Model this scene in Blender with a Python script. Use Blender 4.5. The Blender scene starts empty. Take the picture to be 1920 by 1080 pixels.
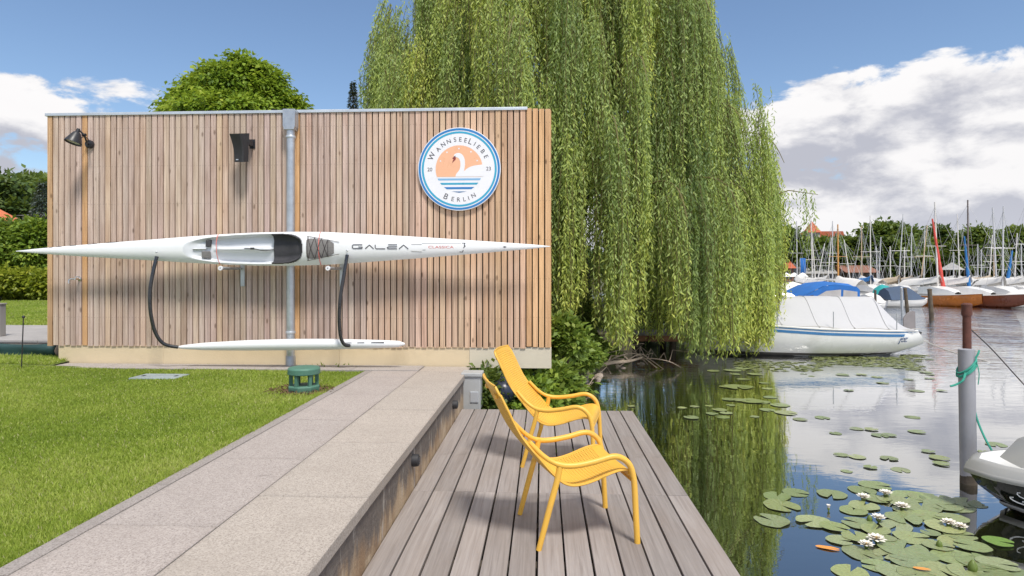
import bpy, bmesh, math, random
import numpy as np
from mathutils import Vector, Matrix, Euler
random.seed(7)
RNG = np.random.default_rng(11)
R = math.radians
scene = bpy.context.scene
col = scene.collection

# ------------------------------------------------------------------ camera
FPX = 1175.0            # focal length in photo pixels (1920 wide)
YAW = R(2.83)
CAMZ = 1.85             # above the water level (z = 0)
HOR = 515.0             # horizon row
cam_d = bpy.data.cameras.new('camera')
cam = bpy.data.objects.new('camera', cam_d)
col.objects.link(cam)
cam.location = (0, 0, CAMZ)
cam.rotation_euler = (R(90), 0, YAW)
cam_d.sensor_width = 36.0
cam_d.lens = 36.0 * FPX / 1920.0
cam_d.shift_y = -(540 - HOR) / 1920.0
cam_d.clip_start = 0.05
cam_d.clip_end = 3000
scene.camera = cam

# ------------------------------------------------------------------ view / sampling
scene.view_settings.view_transform = 'Standard'
scene.view_settings.look = 'None'
scene.view_settings.gamma = 1.0
scene.view_settings.use_curve_mapping = False
scene.view_settings.exposure = 1.18
scene.render.engine = 'CYCLES'
scene.cycles.use_denoising = True
scene.cycles.max_bounces = 8
scene.cycles.transparent_max_bounces = 8
scene.cycles.sample_clamp_indirect = 6.0

# ------------------------------------------------------------------ sun
SUN = Vector((0.25, -0.50, 0.93)).normalized()      # direction to the sun
sd = bpy.data.lights.new('sun', 'SUN')
sd.energy = 1.7
sd.angle = R(11.0)
sd.color = (1.0, 0.955, 0.88)
sun = bpy.data.objects.new('sun', sd)
col.objects.link(sun)
sun.rotation_euler = SUN.to_track_quat('Z', 'Y').to_euler()
sun.location = (10, -20, 30)

# ------------------------------------------------------------------ world: sky with a bank of cumulus round the horizon
world = bpy.data.worlds.new('World')
scene.world = world
world.use_nodes = True
wt = world.node_tree
wt.nodes.clear()


class NT:
    """small helper for node trees"""
    def __init__(s, tree):
        s.t = tree

    def n(s, typ, **kw):
        nd = s.t.nodes.new(typ)
        for k, v in kw.items():
            setattr(nd, k, v)
        return nd

    def set(s, sock, v):
        if hasattr(v, 'is_output') or isinstance(v, bpy.types.NodeSocket):
            s.t.links.new(v, sock)
        else:
            sock.default_value = v

    def math(s, op, a, b=0.0, c=None, clamp=False):
        nd = s.n('ShaderNodeMath', operation=op, use_clamp=clamp)
        s.set(nd.inputs[0], a)
        s.set(nd.inputs[1], b)
        if c is not None:
            s.set(nd.inputs[2], c)
        return nd.outputs[0]

    def vmath(s, op, a, b=None, out=0):
        nd = s.n('ShaderNodeVectorMath', operation=op)
        s.set(nd.inputs[0], a)
        if b is not None:
            s.set(nd.inputs[1], b)
        return nd.outputs['Value'] if op in ('LENGTH', 'DOT_PRODUCT', 'DISTANCE') else nd.outputs[0]

    def mrange(s, v, a, b, c, d, smooth=False):
        nd = s.n('ShaderNodeMapRange', clamp=True)
        if smooth:
            nd.interpolation_type = 'SMOOTHSTEP'
        s.set(nd.inputs[0], v)
        for i, x in enumerate((a, b, c, d)):
            s.set(nd.inputs[1 + i], x)
        return nd.outputs[0]

    def noise(s, vec, scale=5.0, detail=4.0, rough=0.5, dist=0.0, out='Fac'):
        nd = s.n('ShaderNodeTexNoise')
        if vec is not None:
            s.set(nd.inputs['Vector'], vec)
        nd.inputs['Scale'].default_value = scale
        nd.inputs['Detail'].default_value = detail
        nd.inputs['Roughness'].default_value = rough
        nd.inputs['Distortion'].default_value = dist
        return nd.outputs[out]

    def mix(s, fac, a, b, blend='MIX'):
        nd = s.n('ShaderNodeMix', data_type='RGBA', blend_type=blend)
        s.set(nd.inputs[0], fac)
        s.set(nd.inputs[6], a if not isinstance(a, tuple) else (*a[:3], 1))
        s.set(nd.inputs[7], b if not isinstance(b, tuple) else (*b[:3], 1))
        return nd.outputs[2]

    def ramp(s, fac, stops):
        nd = s.n('ShaderNodeValToRGB')
        e = nd.color_ramp.elements
        while len(e) < len(stops):
            e.new(0.5)
        for el, (p, c) in zip(e, stops):
            el.position = p
            el.color = (*c[:3], 1)
        s.set(nd.inputs[0], fac)
        return nd.outputs[0]


W = NT(wt)
tc = W.n('ShaderNodeTexCoord')
D = tc.outputs['Generated']
sep = W.n('ShaderNodeSeparateXYZ')
W.set(sep.inputs[0], D)
DZ = W.math('ABSOLUTE', sep.outputs[2])
sky = W.n('ShaderNodeTexSky', sky_type='NISHITA')
sky.sun_disc = False
sky.sun_elevation = math.asin(SUN.z)
sky.sun_rotation = math.atan2(SUN.x, SUN.y)
sky.altitude = 30
sky.air_density = 1.0
sky.dust_density = 0.6
sky.ozone_density = 2.0


def cloud_density(vec):
    q = W.vmath('MULTIPLY', vec, (1.0, 1.0, 2.1))
    q = W.vmath('ADD', q, (1.3, 8.8, 6.1))
    big = W.noise(q, 3.6, 8.0, 0.52, 0.15)
    fine = W.noise(q, 12.0, 8.0, 0.6, 0.3)
    return W.math('ADD', W.math('MULTIPLY', big, 0.74), W.math('MULTIPLY', fine, 0.26))


thr = W.mrange(DZ, 0.02, 0.22, 0.35, 0.44)
thr = W.math('ADD', thr, W.mrange(DZ, 0.20, 0.32, 0.0, 0.17, True))
thr = W.math('SUBTRACT', thr, W.mrange(DZ, 0.42, 0.66, 0.0, 0.22, True))  # denser cloud high overhead, out of view, added for fill light
dens = cloud_density(D)
d0 = W.math('SUBTRACT', dens, thr)
mask = W.mrange(d0, -0.005, 0.04, 0.0, 1.0, True)
up = W.vmath('ADD', D, (0.015, -0.01, 0.055))
dup = W.math('SUBTRACT', dens, cloud_density(up))
shade = W.mrange(dup, -0.085, 0.075, 0.0, 1.0, True)
thick = W.mrange(d0, 0.0, 0.30, 0.0, 0.08)
shade = W.math('SUBTRACT', shade, thick, clamp=True)
ccol = W.mix(shade, (1.72, 1.76, 2.0), (3.25, 3.2, 3.2))
hazec = W.mrange(DZ, 0.0, 0.12, 0.35, 0.0)
skyc = W.mix(1.0, sky.outputs[0], (0.47, 0.485, 0.50), 'MULTIPLY')
final = W.mix(mask, skyc, ccol)
final = W.mix(hazec, final, (2.75, 2.85, 3.1))
bg = W.n('ShaderNodeBackground')
W.set(bg.inputs[0], final)
bg.inputs[1].default_value = 0.135
wo = W.n('ShaderNodeOutputWorld')
wt.links.new(bg.outputs[0], wo.inputs[0])


# ------------------------------------------------------------------ geometry helpers
def ray(u, v):
    a = (u - 960.0) / FPX
    b = (HOR - v) / FPX
    return Vector((-math.sin(YAW) + a * math.cos(YAW), math.cos(YAW) + a * math.sin(YAW), b))


def at(u, v, Y):
    """world point of photo pixel (u, v) at world depth Y"""
    d = ray(u, v)
    return Vector((d.x, d.y, d.z)) * (Y / d.y) + Vector((0, 0, CAMZ))


def onz(u, v, z):
    d = ray(u, v)
    return d * ((z - CAMZ) / d.z) + Vector((0, 0, CAMZ))


def catmull(pts, n=6):
    pts = [Vector(p) for p in pts]
    out = []
    for i in range(len(pts) - 1):
        p0 = pts[max(i - 1, 0)]
        p1 = pts[i]
        p2 = pts[i + 1]
        p3 = pts[min(i + 2, len(pts) - 1)]
        for k in range(n):
            t = k / n
            out.append(0.5 * ((2 * p1) + (p2 - p0) * t + (2 * p0 - 5 * p1 + 4 * p2 - p3) * t * t + (3 * p1 - p0 - 3 * p2 + p3) * t ** 3))
    out.append(pts[-1])
    return out


def interp(x, xs, ys):
    return float(np.interp(x, xs, ys))


class MB:
    def __init__(s):
        s.v = []
        s.f = []

    def box(s, c, size, rot=None):
        cx, cy, cz = c
        sx, sy, sz = [q / 2 for q in size]
        b = len(s.v)
        for dx in (-1, 1):
            for dy in (-1, 1):
                for dz in (-1, 1):
                    p = Vector((dx * sx, dy * sy, dz * sz))
                    if rot is not None:
                        p = rot @ p
                    s.v.append((cx + p.x, cy + p.y, cz + p.z))
        s.f += [(b, b + 1, b + 3, b + 2), (b + 4, b + 6, b + 7, b + 5), (b, b + 4, b + 5, b + 1),
                (b + 2, b + 3, b + 7, b + 6), (b, b + 2, b + 6, b + 4), (b + 1, b + 5, b + 7, b + 3)]
        return s

    def bar(s, a, b_, w, h=None, up=(0, 0, 1)):
        a, b_ = Vector(a), Vector(b_)
        h = w if h is None else h
        z = (b_ - a)
        L = z.length
        z.normalize()
        upv = Vector(up)
        if abs(z.dot(upv)) > 0.98:
            upv = Vector((0, 1, 0))
        x = upv.cross(z).normalized()
        y = z.cross(x)
        m = Matrix((x, y, z)).transposed()
        return s.box((a + b_) / 2, (w, h, L), m)

    def tube(s, pts, r, n=8, caps=True, flat=1.0):
        pts = [Vector(p) for p in pts]
        N = len(pts)
        rs = list(r) if hasattr(r, '__len__') else [r] * N
        t0 = (pts[1] - pts[0]).normalized()
        ref = Vector((0, 0, 1)) if abs(t0.z) < 0.9 else Vector((1, 0, 0))
        nx = t0.cross(ref).normalized()
        base = len(s.v)
        for i in range(N):
            t = (pts[min(i + 1, N - 1)] - pts[max(i - 1, 0)])
            if t.length < 1e-9:
                t = Vector((0, 0, 1))
            t.normalize()
            nx = (nx - t * nx.dot(t))
            if nx.length < 1e-6:
                nx = t.orthogonal()
            nx.normalize()
            ny = t.cross(nx)
            for k in range(n):
                a = 2 * math.pi * k / n
                p = pts[i] + nx * (math.cos(a) * rs[i]) + ny * (math.sin(a) * rs[i] * flat)
                s.v.append(tuple(p))
        for i in range(N - 1):
            for k in range(n):
                k2 = (k + 1) % n
                s.f.append((base + i * n + k, base + i * n + k2, base + (i + 1) * n + k2, base + (i + 1) * n + k))
        if caps:
            s.f.append(tuple(base + k for k in range(n))[::-1])
            s.f.append(tuple(base + (N - 1) * n + k for k in range(n)))
        return s

    def lathe(s, prof, n=20, c=(0, 0, 0), axis='z', cap=True):
        """prof: (radius, height) pairs along the axis"""
        base = len(s.v)
        for (r, h) in prof:
            for k in range(n):
                a = 2 * math.pi * k / n
                x, y = r * math.cos(a), r * math.sin(a)
                p = {'z': (x, y, h), 'y': (x, -h, y), 'x': (h, x, y)}[axis]
                s.v.append((c[0] + p[0], c[1] + p[1], c[2] + p[2]))
        m = len(prof)
        for i in range(m - 1):
            for k in range(n):
                k2 = (k + 1) % n
                s.f.append((base + i * n + k, base + i * n + k2, base + (i + 1) * n + k2, base + (i + 1) * n + k))
        if cap:
            s.f.append(tuple(base + k for k in range(n))[::-1])
            s.f.append(tuple(base + (m - 1) * n + k for k in range(n)))
        return s

    def prism(s, poly, fn, d0, d1):
        """poly: 2-D outline; fn(x, y, d) -> 3-D point; extruded from d0 to d1"""
        base = len(s.v)
        n = len(poly)
        for d in (d0, d1):
            for (x, y) in poly:
                s.v.append(tuple(fn(x, y, d)))
        s.f.append(tuple(base + k for k in range(n)))
        s.f.append(tuple(base + n + k for k in range(n))[::-1])
        for k in range(n):
            k2 = (k + 1) % n
            s.f.append((base + k2, base + k, base + n + k, base + n + k2))
        return s

    def grid(s, P, closed=False):
        """P: rows of points"""
        base = len(s.v)
        nr, nc = len(P), len(P[0])
        for row in P:
            for p in row:
                s.v.append(tuple(p))
        for i in range(nr - 1):
            for j in range(nc - (0 if closed else 1)):
                j2 = (j + 1) % nc
                s.f.append((base + i * nc + j, base + i * nc + j2, base + (i + 1) * nc + j2, base + (i + 1) * nc + j))
        return s

    def add_mesh(s, me, mtx):
        base = len(s.v)
        for vv in me.vertices:
            s.v.append(tuple(mtx @ vv.co))
        for p in me.polygons:
            s.f.append(tuple(base + i for i in p.vertices))
        return s

    def mesh(s, name, mat, smooth=None):
        me = bpy.data.meshes.new(name)
        me.from_pydata([tuple(p) for p in s.v], [], s.f)
        bm = bmesh.new()
        bm.from_mesh(me)
        bmesh.ops.recalc_face_normals(bm, faces=bm.faces)
        bm.to_mesh(me)
        bm.free()
        if smooth is not None:
            me.polygons.foreach_set('use_smooth', [True] * len(me.polygons))
            me.set_sharp_from_angle(angle=R(smooth))
        if mat is not None:
            me.materials.append(mat)
        return me

    def build(s, name, mat, parent=None, smooth=None, bevel=0.0, world=False, seg=2):
        if world and parent is not None:
            L = parent.location
            s.v = [(p[0] - L.x, p[1] - L.y, p[2] - L.z) for p in s.v]
        o = bpy.data.objects.new(name, s.mesh(name, mat, smooth))
        col.objects.link(o)
        o.parent = parent
        if bevel:
            md = o.modifiers.new('bevel', 'BEVEL')
            md.width = bevel
            md.segments = seg
            md.limit_method = 'ANGLE'
            md.angle_limit = R(35)
        return o


def tag(o, label=None, cat=None, group=None, kind=None):
    if label:
        o['label'] = label
    if cat:
        o['category'] = cat
    if group:
        o['group'] = group
    if kind:
        o['kind'] = kind
    return o


def thing(name, label, cat, loc=(0, 0, 0), rz=0.0, group=None):
    o = bpy.data.objects.new(name, None)
    o.empty_display_size = 0.1
    col.objects.link(o)
    o.location = loc
    o.rotation_euler = (0, 0, rz)
    return tag(o, label, cat, group)


def copy_tree(o, parent=None):
    c = o.copy()
    col.objects.link(c)
    c.parent = parent
    for ch in o.children:
        copy_tree(ch, c)
    return c


def np_mesh(name, V, F4, mat, tint=None, smooth=False):
    """fast mesh of quads from numpy arrays; tint = one float per quad"""
    me = bpy.data.meshes.new(name)
    nV, nF = len(V), len(F4)
    k = F4.shape[1]
    me.vertices.add(nV)
    me.vertices.foreach_set('co', np.ascontiguousarray(V, dtype=np.float32).ravel())
    me.loops.add(nF * k)
    me.loops.foreach_set('vertex_index', np.ascontiguousarray(F4, dtype=np.int32).ravel())
    me.polygons.add(nF)
    me.polygons.foreach_set('loop_start', np.arange(0, nF * k, k, dtype=np.int32))
    me.polygons.foreach_set('loop_total', np.full(nF, k, dtype=np.int32))
    if smooth:
        me.polygons.foreach_set('use_smooth', np.ones(nF, dtype=bool))
    me.update(calc_edges=True)
    if tint is not None:
        at_ = me.attributes.new('tint', 'FLOAT', 'FACE')
        at_.data.foreach_set('value', np.ascontiguousarray(tint, dtype=np.float32))
    me.materials.append(mat)
    return me


def unit(a):
    return a / np.maximum(np.linalg.norm(a, axis=1, keepdims=True), 1e-9)


def leaf_quads(C, dirs, nrm, length, width):
    """diamond leaves: C base points, dirs = growth direction, nrm = face normal hint"""
    d = unit(dirs)
    side = unit(np.cross(d, nrm))
    up = np.cross(side, d)
    L = np.asarray(length).reshape(-1, 1)
    Wd = np.asarray(width).reshape(-1, 1)
    n = len(C)
    V = np.empty((n, 4, 3))
    V[:, 0] = C
    V[:, 1] = C + d * L * 0.45 + side * Wd * 0.5 + up * Wd * 0.12
    V[:, 2] = C + d * L - up * L * 0.10
    V[:, 3] = C + d * L * 0.45 - side * Wd * 0.5 + up * Wd * 0.12
    F4 = np.arange(n * 4).reshape(n, 4)
    return V.reshape(-1, 3), F4
# ------------------------------------------------------------------ materials
def new_mat(name):
    m = bpy.data.materials.new(name)
    m.use_nodes = True
    t = m.node_tree
    t.nodes.clear()
    N = NT(t)
    out = N.n('ShaderNodeOutputMaterial')
    b = N.n('ShaderNodeBsdfPrincipled')
    t.links.new(b.outputs[0], out.inputs[0])
    return m, N, b, out


def coords(N, kind='Object'):
    return N.n('ShaderNodeTexCoord').outputs[kind]


def bump(N, b, h, strength=0.3, dist=0.01):
    nd = N.n('ShaderNodeBump')
    nd.inputs['Strength'].default_value = strength
    nd.inputs['Distance'].default_value = dist
    N.set(nd.inputs['Height'], h)
    N.t.links.new(nd.outputs[0], b.inputs['Normal'])
    return nd


def mat(name, c, rough=0.6, var=0.12, scale=6.0, bmp=0.0, metal=0.0, spec=0.5, dirt=None, bscale=None, coat=0.0):
    """plain procedural material: colour with noise variation, optional fine relief and dirt"""
    m, N, b, out = new_mat(name)
    P = coords(N)
    nz = N.noise(P, scale, 5.0, 0.6)
    lo = tuple(max(0, x * (1 - var)) for x in c)
    hi = tuple(min(1, x * (1 + var)) for x in c)
    cc = N.mix(N.mrange(nz, 0.3, 0.7, 0, 1), lo, hi)
    if dirt:
        dz = N.noise(P, dirt[1], 6.0, 0.65, 0.4)
        cc = N.mix(N.mrange(dz, dirt[2], dirt[2] + 0.18, 0, dirt[3]), cc, dirt[0])
    N.set(b.inputs['Base Color'], cc)
    N.set(b.inputs['Roughness'], N.mrange(nz, 0.3, 0.7, max(rough - 0.06, 0.02), min(rough + 0.06, 1)))
    b.inputs['Metallic'].default_value = metal
    b.inputs['Specular IOR Level'].default_value = spec
    b.inputs['Coat Weight'].default_value = coat
    if bmp:
        bump(N, b, N.noise(P, bscale or scale * 8, 4.0, 0.6), bmp, 0.01)
    return m


def leaf_mat(name, stops, trans=0.35, rough=0.5):
    m, N, b, out = new_mat(name)
    a = N.n('ShaderNodeAttribute', attribute_name='tint')
    cc = N.ramp(a.outputs['Fac'], stops)
    N.set(b.inputs['Base Color'], cc)
    b.inputs['Roughness'].default_value = rough
    b.inputs['Specular IOR Level'].default_value = 0.35
    tr = N.n('ShaderNodeBsdfTranslucent')
    tc_ = N.mix(0.5, cc, (0.42, 0.54, 0.06), 'MIX')
    N.set(tr.inputs[0], tc_)
    ms = N.n('ShaderNodeMixShader')
    ms.inputs[0].default_value = trans
    N.t.links.new(b.outputs[0], ms.inputs[1])
    N.t.links.new(tr.outputs[0], ms.inputs[2])
    N.t.links.new(ms.outputs[0], out.inputs[0])
    return m


M = {}
# weathered larch slats: colour of each slat comes from the object's own colour
def slat_material():
    m, N, b, out = new_mat('larch_slat')
    oi = N.n('ShaderNodeObjectInfo')
    P = coords(N)
    off = N.n('ShaderNodeCombineXYZ')
    N.set(off.inputs[0], N.math('MULTIPLY', oi.outputs['Random'], 37.0))
    N.set(off.inputs[2], N.math('MULTIPLY', oi.outputs['Random'], 91.0))
    Q = N.vmath('ADD', P, off.outputs[0])
    g = N.noise(N.vmath('MULTIPLY', Q, (60.0, 30.0, 1.5)), 1.0, 6.0, 0.6, 0.8)
    blotch = N.noise(N.vmath('MULTIPLY', Q, (6.0, 6.0, 1.4)), 1.0, 4.0, 0.6)
    c = N.mix(N.mrange(g, 0.32, 0.68, 0.0, 1.0), (0.70, 0.66, 0.64), (1.17, 1.16, 1.15))
    c = N.mix(1.0, oi.outputs['Color'], c, 'MULTIPLY')
    c = N.mix(N.mrange(blotch, 0.46, 0.72, 0.0, 0.5), c, N.mix(1.0, c, (0.70, 0.58, 0.48), 'MULTIPLY'))
    c = N.mix(N.mrange(blotch, 0.22, 0.42, 0.45, 0.0), c, N.mix(1.0, c, (1.22, 1.24, 1.28), 'MULTIPLY'))
    # knots
    vo = N.n('ShaderNodeTexVoronoi')
    N.set(vo.inputs['Vector'], N.vmath('MULTIPLY', Q, (10.0, 10.0, 4.2)))
    vo.inputs['Scale'].default_value = 1.0
    sel = N.math('GREATER_THAN', N.n('ShaderNodeSeparateColor').outputs[0] if False else vo.outputs['Distance'], -1.0)
    sc = N.n('ShaderNodeSeparateColor')
    N.set(sc.inputs[0], vo.outputs['Color'])
    sel = N.math('GREATER_THAN', sc.outputs[0], 0.50)
    kn = N.math('MULTIPLY', N.mrange(vo.outputs['Distance'], 0.06, 0.19, 1.0, 0.0, True), sel)
    c = N.mix(N.math('MULTIPLY', kn, 0.62), c, (0.10, 0.055, 0.032))
    # nail heads: two per batten row
    sp = N.n('ShaderNodeSeparateXYZ')
    N.set(sp.inputs[0], P)
    zz = N.math('ABSOLUTE', N.math('SUBTRACT', N.math('FRACT', N.math('DIVIDE', N.math('SUBTRACT', sp.outputs[2], 0.12), 0.465)), 0.5))
    zz = N.math('MULTIPLY', zz, 0.465)
    xx = N.math('ABSOLUTE', N.math('SUBTRACT', N.math('ABSOLUTE', sp.outputs[0]), 0.018))
    dd = N.math('SQRT', N.math('ADD', N.math('MULTIPLY', zz, zz), N.math('MULTIPLY', xx, xx)))
    c = N.mix(N.mrange(dd, 0.0028, 0.0052, 0.6, 0.0), c, (0.08, 0.065, 0.06))
    N.set(b.inputs['Base Color'], c)
    b.inputs['Roughness'].default_value = 0.82
    b.inputs['Specular IOR Level'].default_value = 0.25
    bump(N, b, N.math('SUBTRACT', g, kn), 0.35, 0.002)
    return m


M['slat'] = slat_material()


def deck_material():
    m, N, b, out = new_mat('deck_board')
    oi = N.n('ShaderNodeObjectInfo')
    P = coords(N, 'Object')
    off = N.n('ShaderNodeCombineXYZ')
    N.set(off.inputs[0], N.math('MULTIPLY', oi.outputs['Random'], 43.0))
    N.set(off.inputs[1], N.math('MULTIPLY', oi.outputs['Random'], 71.0))
    Q = N.vmath('ADD', P, off.outputs[0])
    g = N.noise(N.vmath('MULTIPLY', Q, (55.0, 1.6, 20.0)), 1.0, 7.0, 0.65, 0.6)
    bl = N.noise(N.vmath('MULTIPLY', Q, (5.0, 1.2, 5.0)), 1.0, 5.0, 0.6)
    c = N.ramp(g, [(0.28, (0.225, 0.196, 0.184)), (0.5, (0.305, 0.272, 0.258)), (0.74, (0.38, 0.343, 0.325))])
    c = N.mix(N.mrange(bl, 0.42, 0.7, 0.0, 0.5), c, (0.25, 0.205, 0.175))
    tone = N.mrange(oi.outputs['Random'], 0, 1, 0.84, 1.12)
    tn = N.n('ShaderNodeCombineColor')
    for k in range(3):
        N.set(tn.inputs[k], tone)
    c = N.mix(1.0, c, tn.outputs[0], 'MULTIPLY')
    st = N.noise(P, 2.1, 5.0, 0.7, 0.6)
    c = N.mix(N.mrange(st, 0.60, 0.72, 0.0, 0.35), c, (0.10, 0.085, 0.075))
    N.set(b.inputs['Base Color'], c)
    N.set(b.inputs['Roughness'], N.mrange(bl, 0.3, 0.7, 0.55, 0.8))
    b.inputs['Specular IOR Level'].default_value = 0.35
    bump(N, b, g, 0.35, 0.003)
    return m


M['deck'] = deck_material()


def granite_material():
    m, N, b, out = new_mat('granite_slab')
    oi = N.n('ShaderNodeObjectInfo')
    P = coords(N, 'Object')
    off = N.n('ShaderNodeCombineXYZ')
    N.set(off.inputs[0], N.math('MULTIPLY', oi.outputs['Random'], 17.0))
    Q = N.vmath('ADD', P, off.outputs[0])
    sp = N.noise(Q, 150.0, 3.0, 0.7)
    sp2 = N.noise(Q, 75.0, 2.0, 0.6)
    bl = N.noise(Q, 2.6, 6.0, 0.65, 0.3)
    c = N.ramp(sp, [(0.30, (0.15, 0.135, 0.127)), (0.46, (0.36, 0.325, 0.303)), (0.60, (0.45, 0.415, 0.39)), (0.76, (0.58, 0.55, 0.525))])
    c = N.mix(N.mrange(sp2, 0.60, 0.70, 0.0, 0.5), c, (0.24, 0.21, 0.19))
    c = N.mix(N.mrange(bl, 0.42, 0.72, 0.0, 0.42), c, (0.30, 0.27, 0.25))
    warm = N.mix(1.0, oi.outputs['Color'], N.mix(oi.outputs['Random'], (0.975, 0.975, 0.975), (1.02, 1.015, 1.01)), 'MULTIPLY')
    c = N.mix(1.0, c, warm, 'MULTIPLY')
    G = N.n('ShaderNodeTexCoord').outputs['Generated']
    gs = N.n('ShaderNodeSeparateXYZ')
    N.set(gs.inputs[0], G)
    ex_ = N.math('SUBTRACT', 0.5, N.math('ABSOLUTE', N.math('SUBTRACT', gs.outputs[0], 0.5)))
    ey_ = N.math('SUBTRACT', 0.5, N.math('ABSOLUTE', N.math('SUBTRACT', gs.outputs[1], 0.5)))
    ed = N.math('MINIMUM', ex_, N.math('MULTIPLY', ey_, 1.8))
    ed = N.math('ADD', ed, N.math('MULTIPLY', N.math('SUBTRACT', N.noise(Q, 9.0, 5.0, 0.7), 0.5), 0.16))
    c = N.mix(N.mrange(ed, 0.0, 0.045, 0.18, 0.0), c, (0.17, 0.15, 0.13))
    spot = N.noise(Q, 7.0, 3.0, 0.5)
    c = N.mix(N.mrange(spot, 0.70, 0.76, 0.0, 0.35), c, (0.14, 0.12, 0.11))
    N.set(b.inputs['Base Color'], c)
    b.inputs['Roughness'].default_value = 0.78
    b.inputs['Specular IOR Level'].default_value = 0.3
    bump(N, b, sp, 0.25, 0.002)
    return m


M['granite'] = granite_material()


def stained_concrete():
    m, N, b, out = new_mat('stained_concrete')
    P = coords(N, 'Object')
    run = N.noise(N.vmath('MULTIPLY', P, (1.0, 9.0, 1.1)), 1.0, 7.0, 0.65, 0.5)
    bl = N.noise(P, 3.0, 7.0, 0.65, 0.8)
    fine = N.noise(P, 40.0, 4.0, 0.6)
    c = N.ramp(run, [(0.25, (0.13, 0.11, 0.095)), (0.43, (0.36, 0.25, 0.15)), (0.58, (0.48, 0.37, 0.25)), (0.8, (0.56, 0.50, 0.40))])
    c = N.mix(N.mrange(bl, 0.47, 0.62, 0.0, 0.7), c, (0.27, 0.17, 0.095))
    sp = N.n('ShaderNodeSeparateXYZ')
    N.set(sp.inputs[0], P)
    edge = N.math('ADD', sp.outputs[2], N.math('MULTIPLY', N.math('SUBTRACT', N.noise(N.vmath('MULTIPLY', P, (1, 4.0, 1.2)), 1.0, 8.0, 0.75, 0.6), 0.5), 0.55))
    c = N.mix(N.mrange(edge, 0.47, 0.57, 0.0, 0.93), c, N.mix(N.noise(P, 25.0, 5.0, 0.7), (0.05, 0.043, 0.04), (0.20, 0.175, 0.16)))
    wh = N.noise(N.vmath('MULTIPLY', P, (1, 14.0, 3.0)), 1.0, 5.0, 0.7, 1.0)
    c = N.mix(N.mrange(wh, 0.58, 0.64, 0.0, 0.6), c, (0.50, 0.46, 0.41))
    N.set(b.inputs['Base Color'], c)
    b.inputs['Roughness'].default_value = 0.9
    bump(N, b, N.math('ADD', fine, bl), 0.6, 0.012)
    return m


M['stained'] = stained_concrete()


def water_material():
    m, N, b, out = new_mat('lake_water')
    P = coords(N, 'Object')
    sp = N.n('ShaderNodeSeparateXYZ')
    N.set(sp.inputs[0], P)
    far = N.mrange(sp.outputs[1], 7.5, 22.0, 0.0, 1.0, True)
    patch = N.noise(N.vmath('MULTIPLY', P, (0.25, 0.12, 1.0)), 1.0, 3.0, 0.5)
    patch = N.mrange(patch, 0.36, 0.62, 0.35, 1.0)
    rip = N.noise(N.vmath('MULTIPLY', P, (1.5, 4.2, 1.0)), 1.0, 4.0, 0.55, 0.5)
    fine = N.noise(N.vmath('MULTIPLY', P, (6.0, 13.0, 1.0)), 1.0, 3.0, 0.5, 0.2)
    wide = N.noise(N.vmath('MULTIPLY', P, (0.45, 1.7, 1.0)), 1.0, 4.0, 0.6, 0.6)
    h = N.math('ADD', N.math('MULTIPLY', rip, 0.8), N.math('MULTIPLY', fine, 0.16))
    h = N.math('ADD', h, N.math('MULTIPLY', N.math('MULTIPLY', wide, far), 1.6))
    amp = N.math('MULTIPLY', N.mrange(far, 0, 1, 0.011, 0.42), patch)
    h = N.math('MULTIPLY', h, amp)
    murk = N.noise(P, 0.6, 4.0, 0.6)
    c = N.mix(murk, (0.006, 0.008, 0.003), (0.014, 0.014, 0.006))
    N.set(b.inputs['Base Color'], c)
    b.inputs['Roughness'].default_value = 0.3
    b.inputs['Specular IOR Level'].default_value = 0.0
    bp = bump(N, b, h, 1.0, 0.16)
    gl = N.n('ShaderNodeBsdfGlossy')
    gl.inputs['Roughness'].default_value = 0.015
    gl.inputs['Color'].default_value = (1.0, 1.0, 1.0, 1)
    fr = N.n('ShaderNodeFresnel')
    fr.inputs['IOR'].default_value = 1.36
    N.t.links.new(bp.outputs[0], gl.inputs['Normal'])
    N.t.links.new(bp.outputs[0], fr.inputs['Normal'])
    fac = N.mrange(fr.outputs[0], 0.0, 0.5, 0.30, 1.0)
    ms = N.n('ShaderNodeMixShader')
    N.set(ms.inputs[0], fac)
    N.t.links.new(b.outputs[0], ms.inputs[1])
    N.t.links.new(gl.outputs[0], ms.inputs[2])
    N.t.links.new(ms.outputs[0], out.inputs[0])
    return m


M['water'] = water_material()


def lawn_material():
    m, N, b, out = new_mat('lawn_soil')
    P = coords(N, 'Object')
    a = N.noise(P, 1.1, 5.0, 0.6)
    f = N.noise(P, 60.0, 4.0, 0.7)
    c = N.ramp(f, [(0.3, (0.07, 0.105, 0.018)), (0.55, (0.15, 0.205, 0.035)), (0.8, (0.24, 0.27, 0.07))])
    c = N.mix(N.mrange(a, 0.45, 0.7, 0.0, 0.5), c, (0.13, 0.145, 0.04))
    N.set(b.inputs['Base Color'], c)
    b.inputs['Roughness'].default_value = 0.95
    bump(N, b, f, 0.8, 0.03)
    return m


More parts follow.
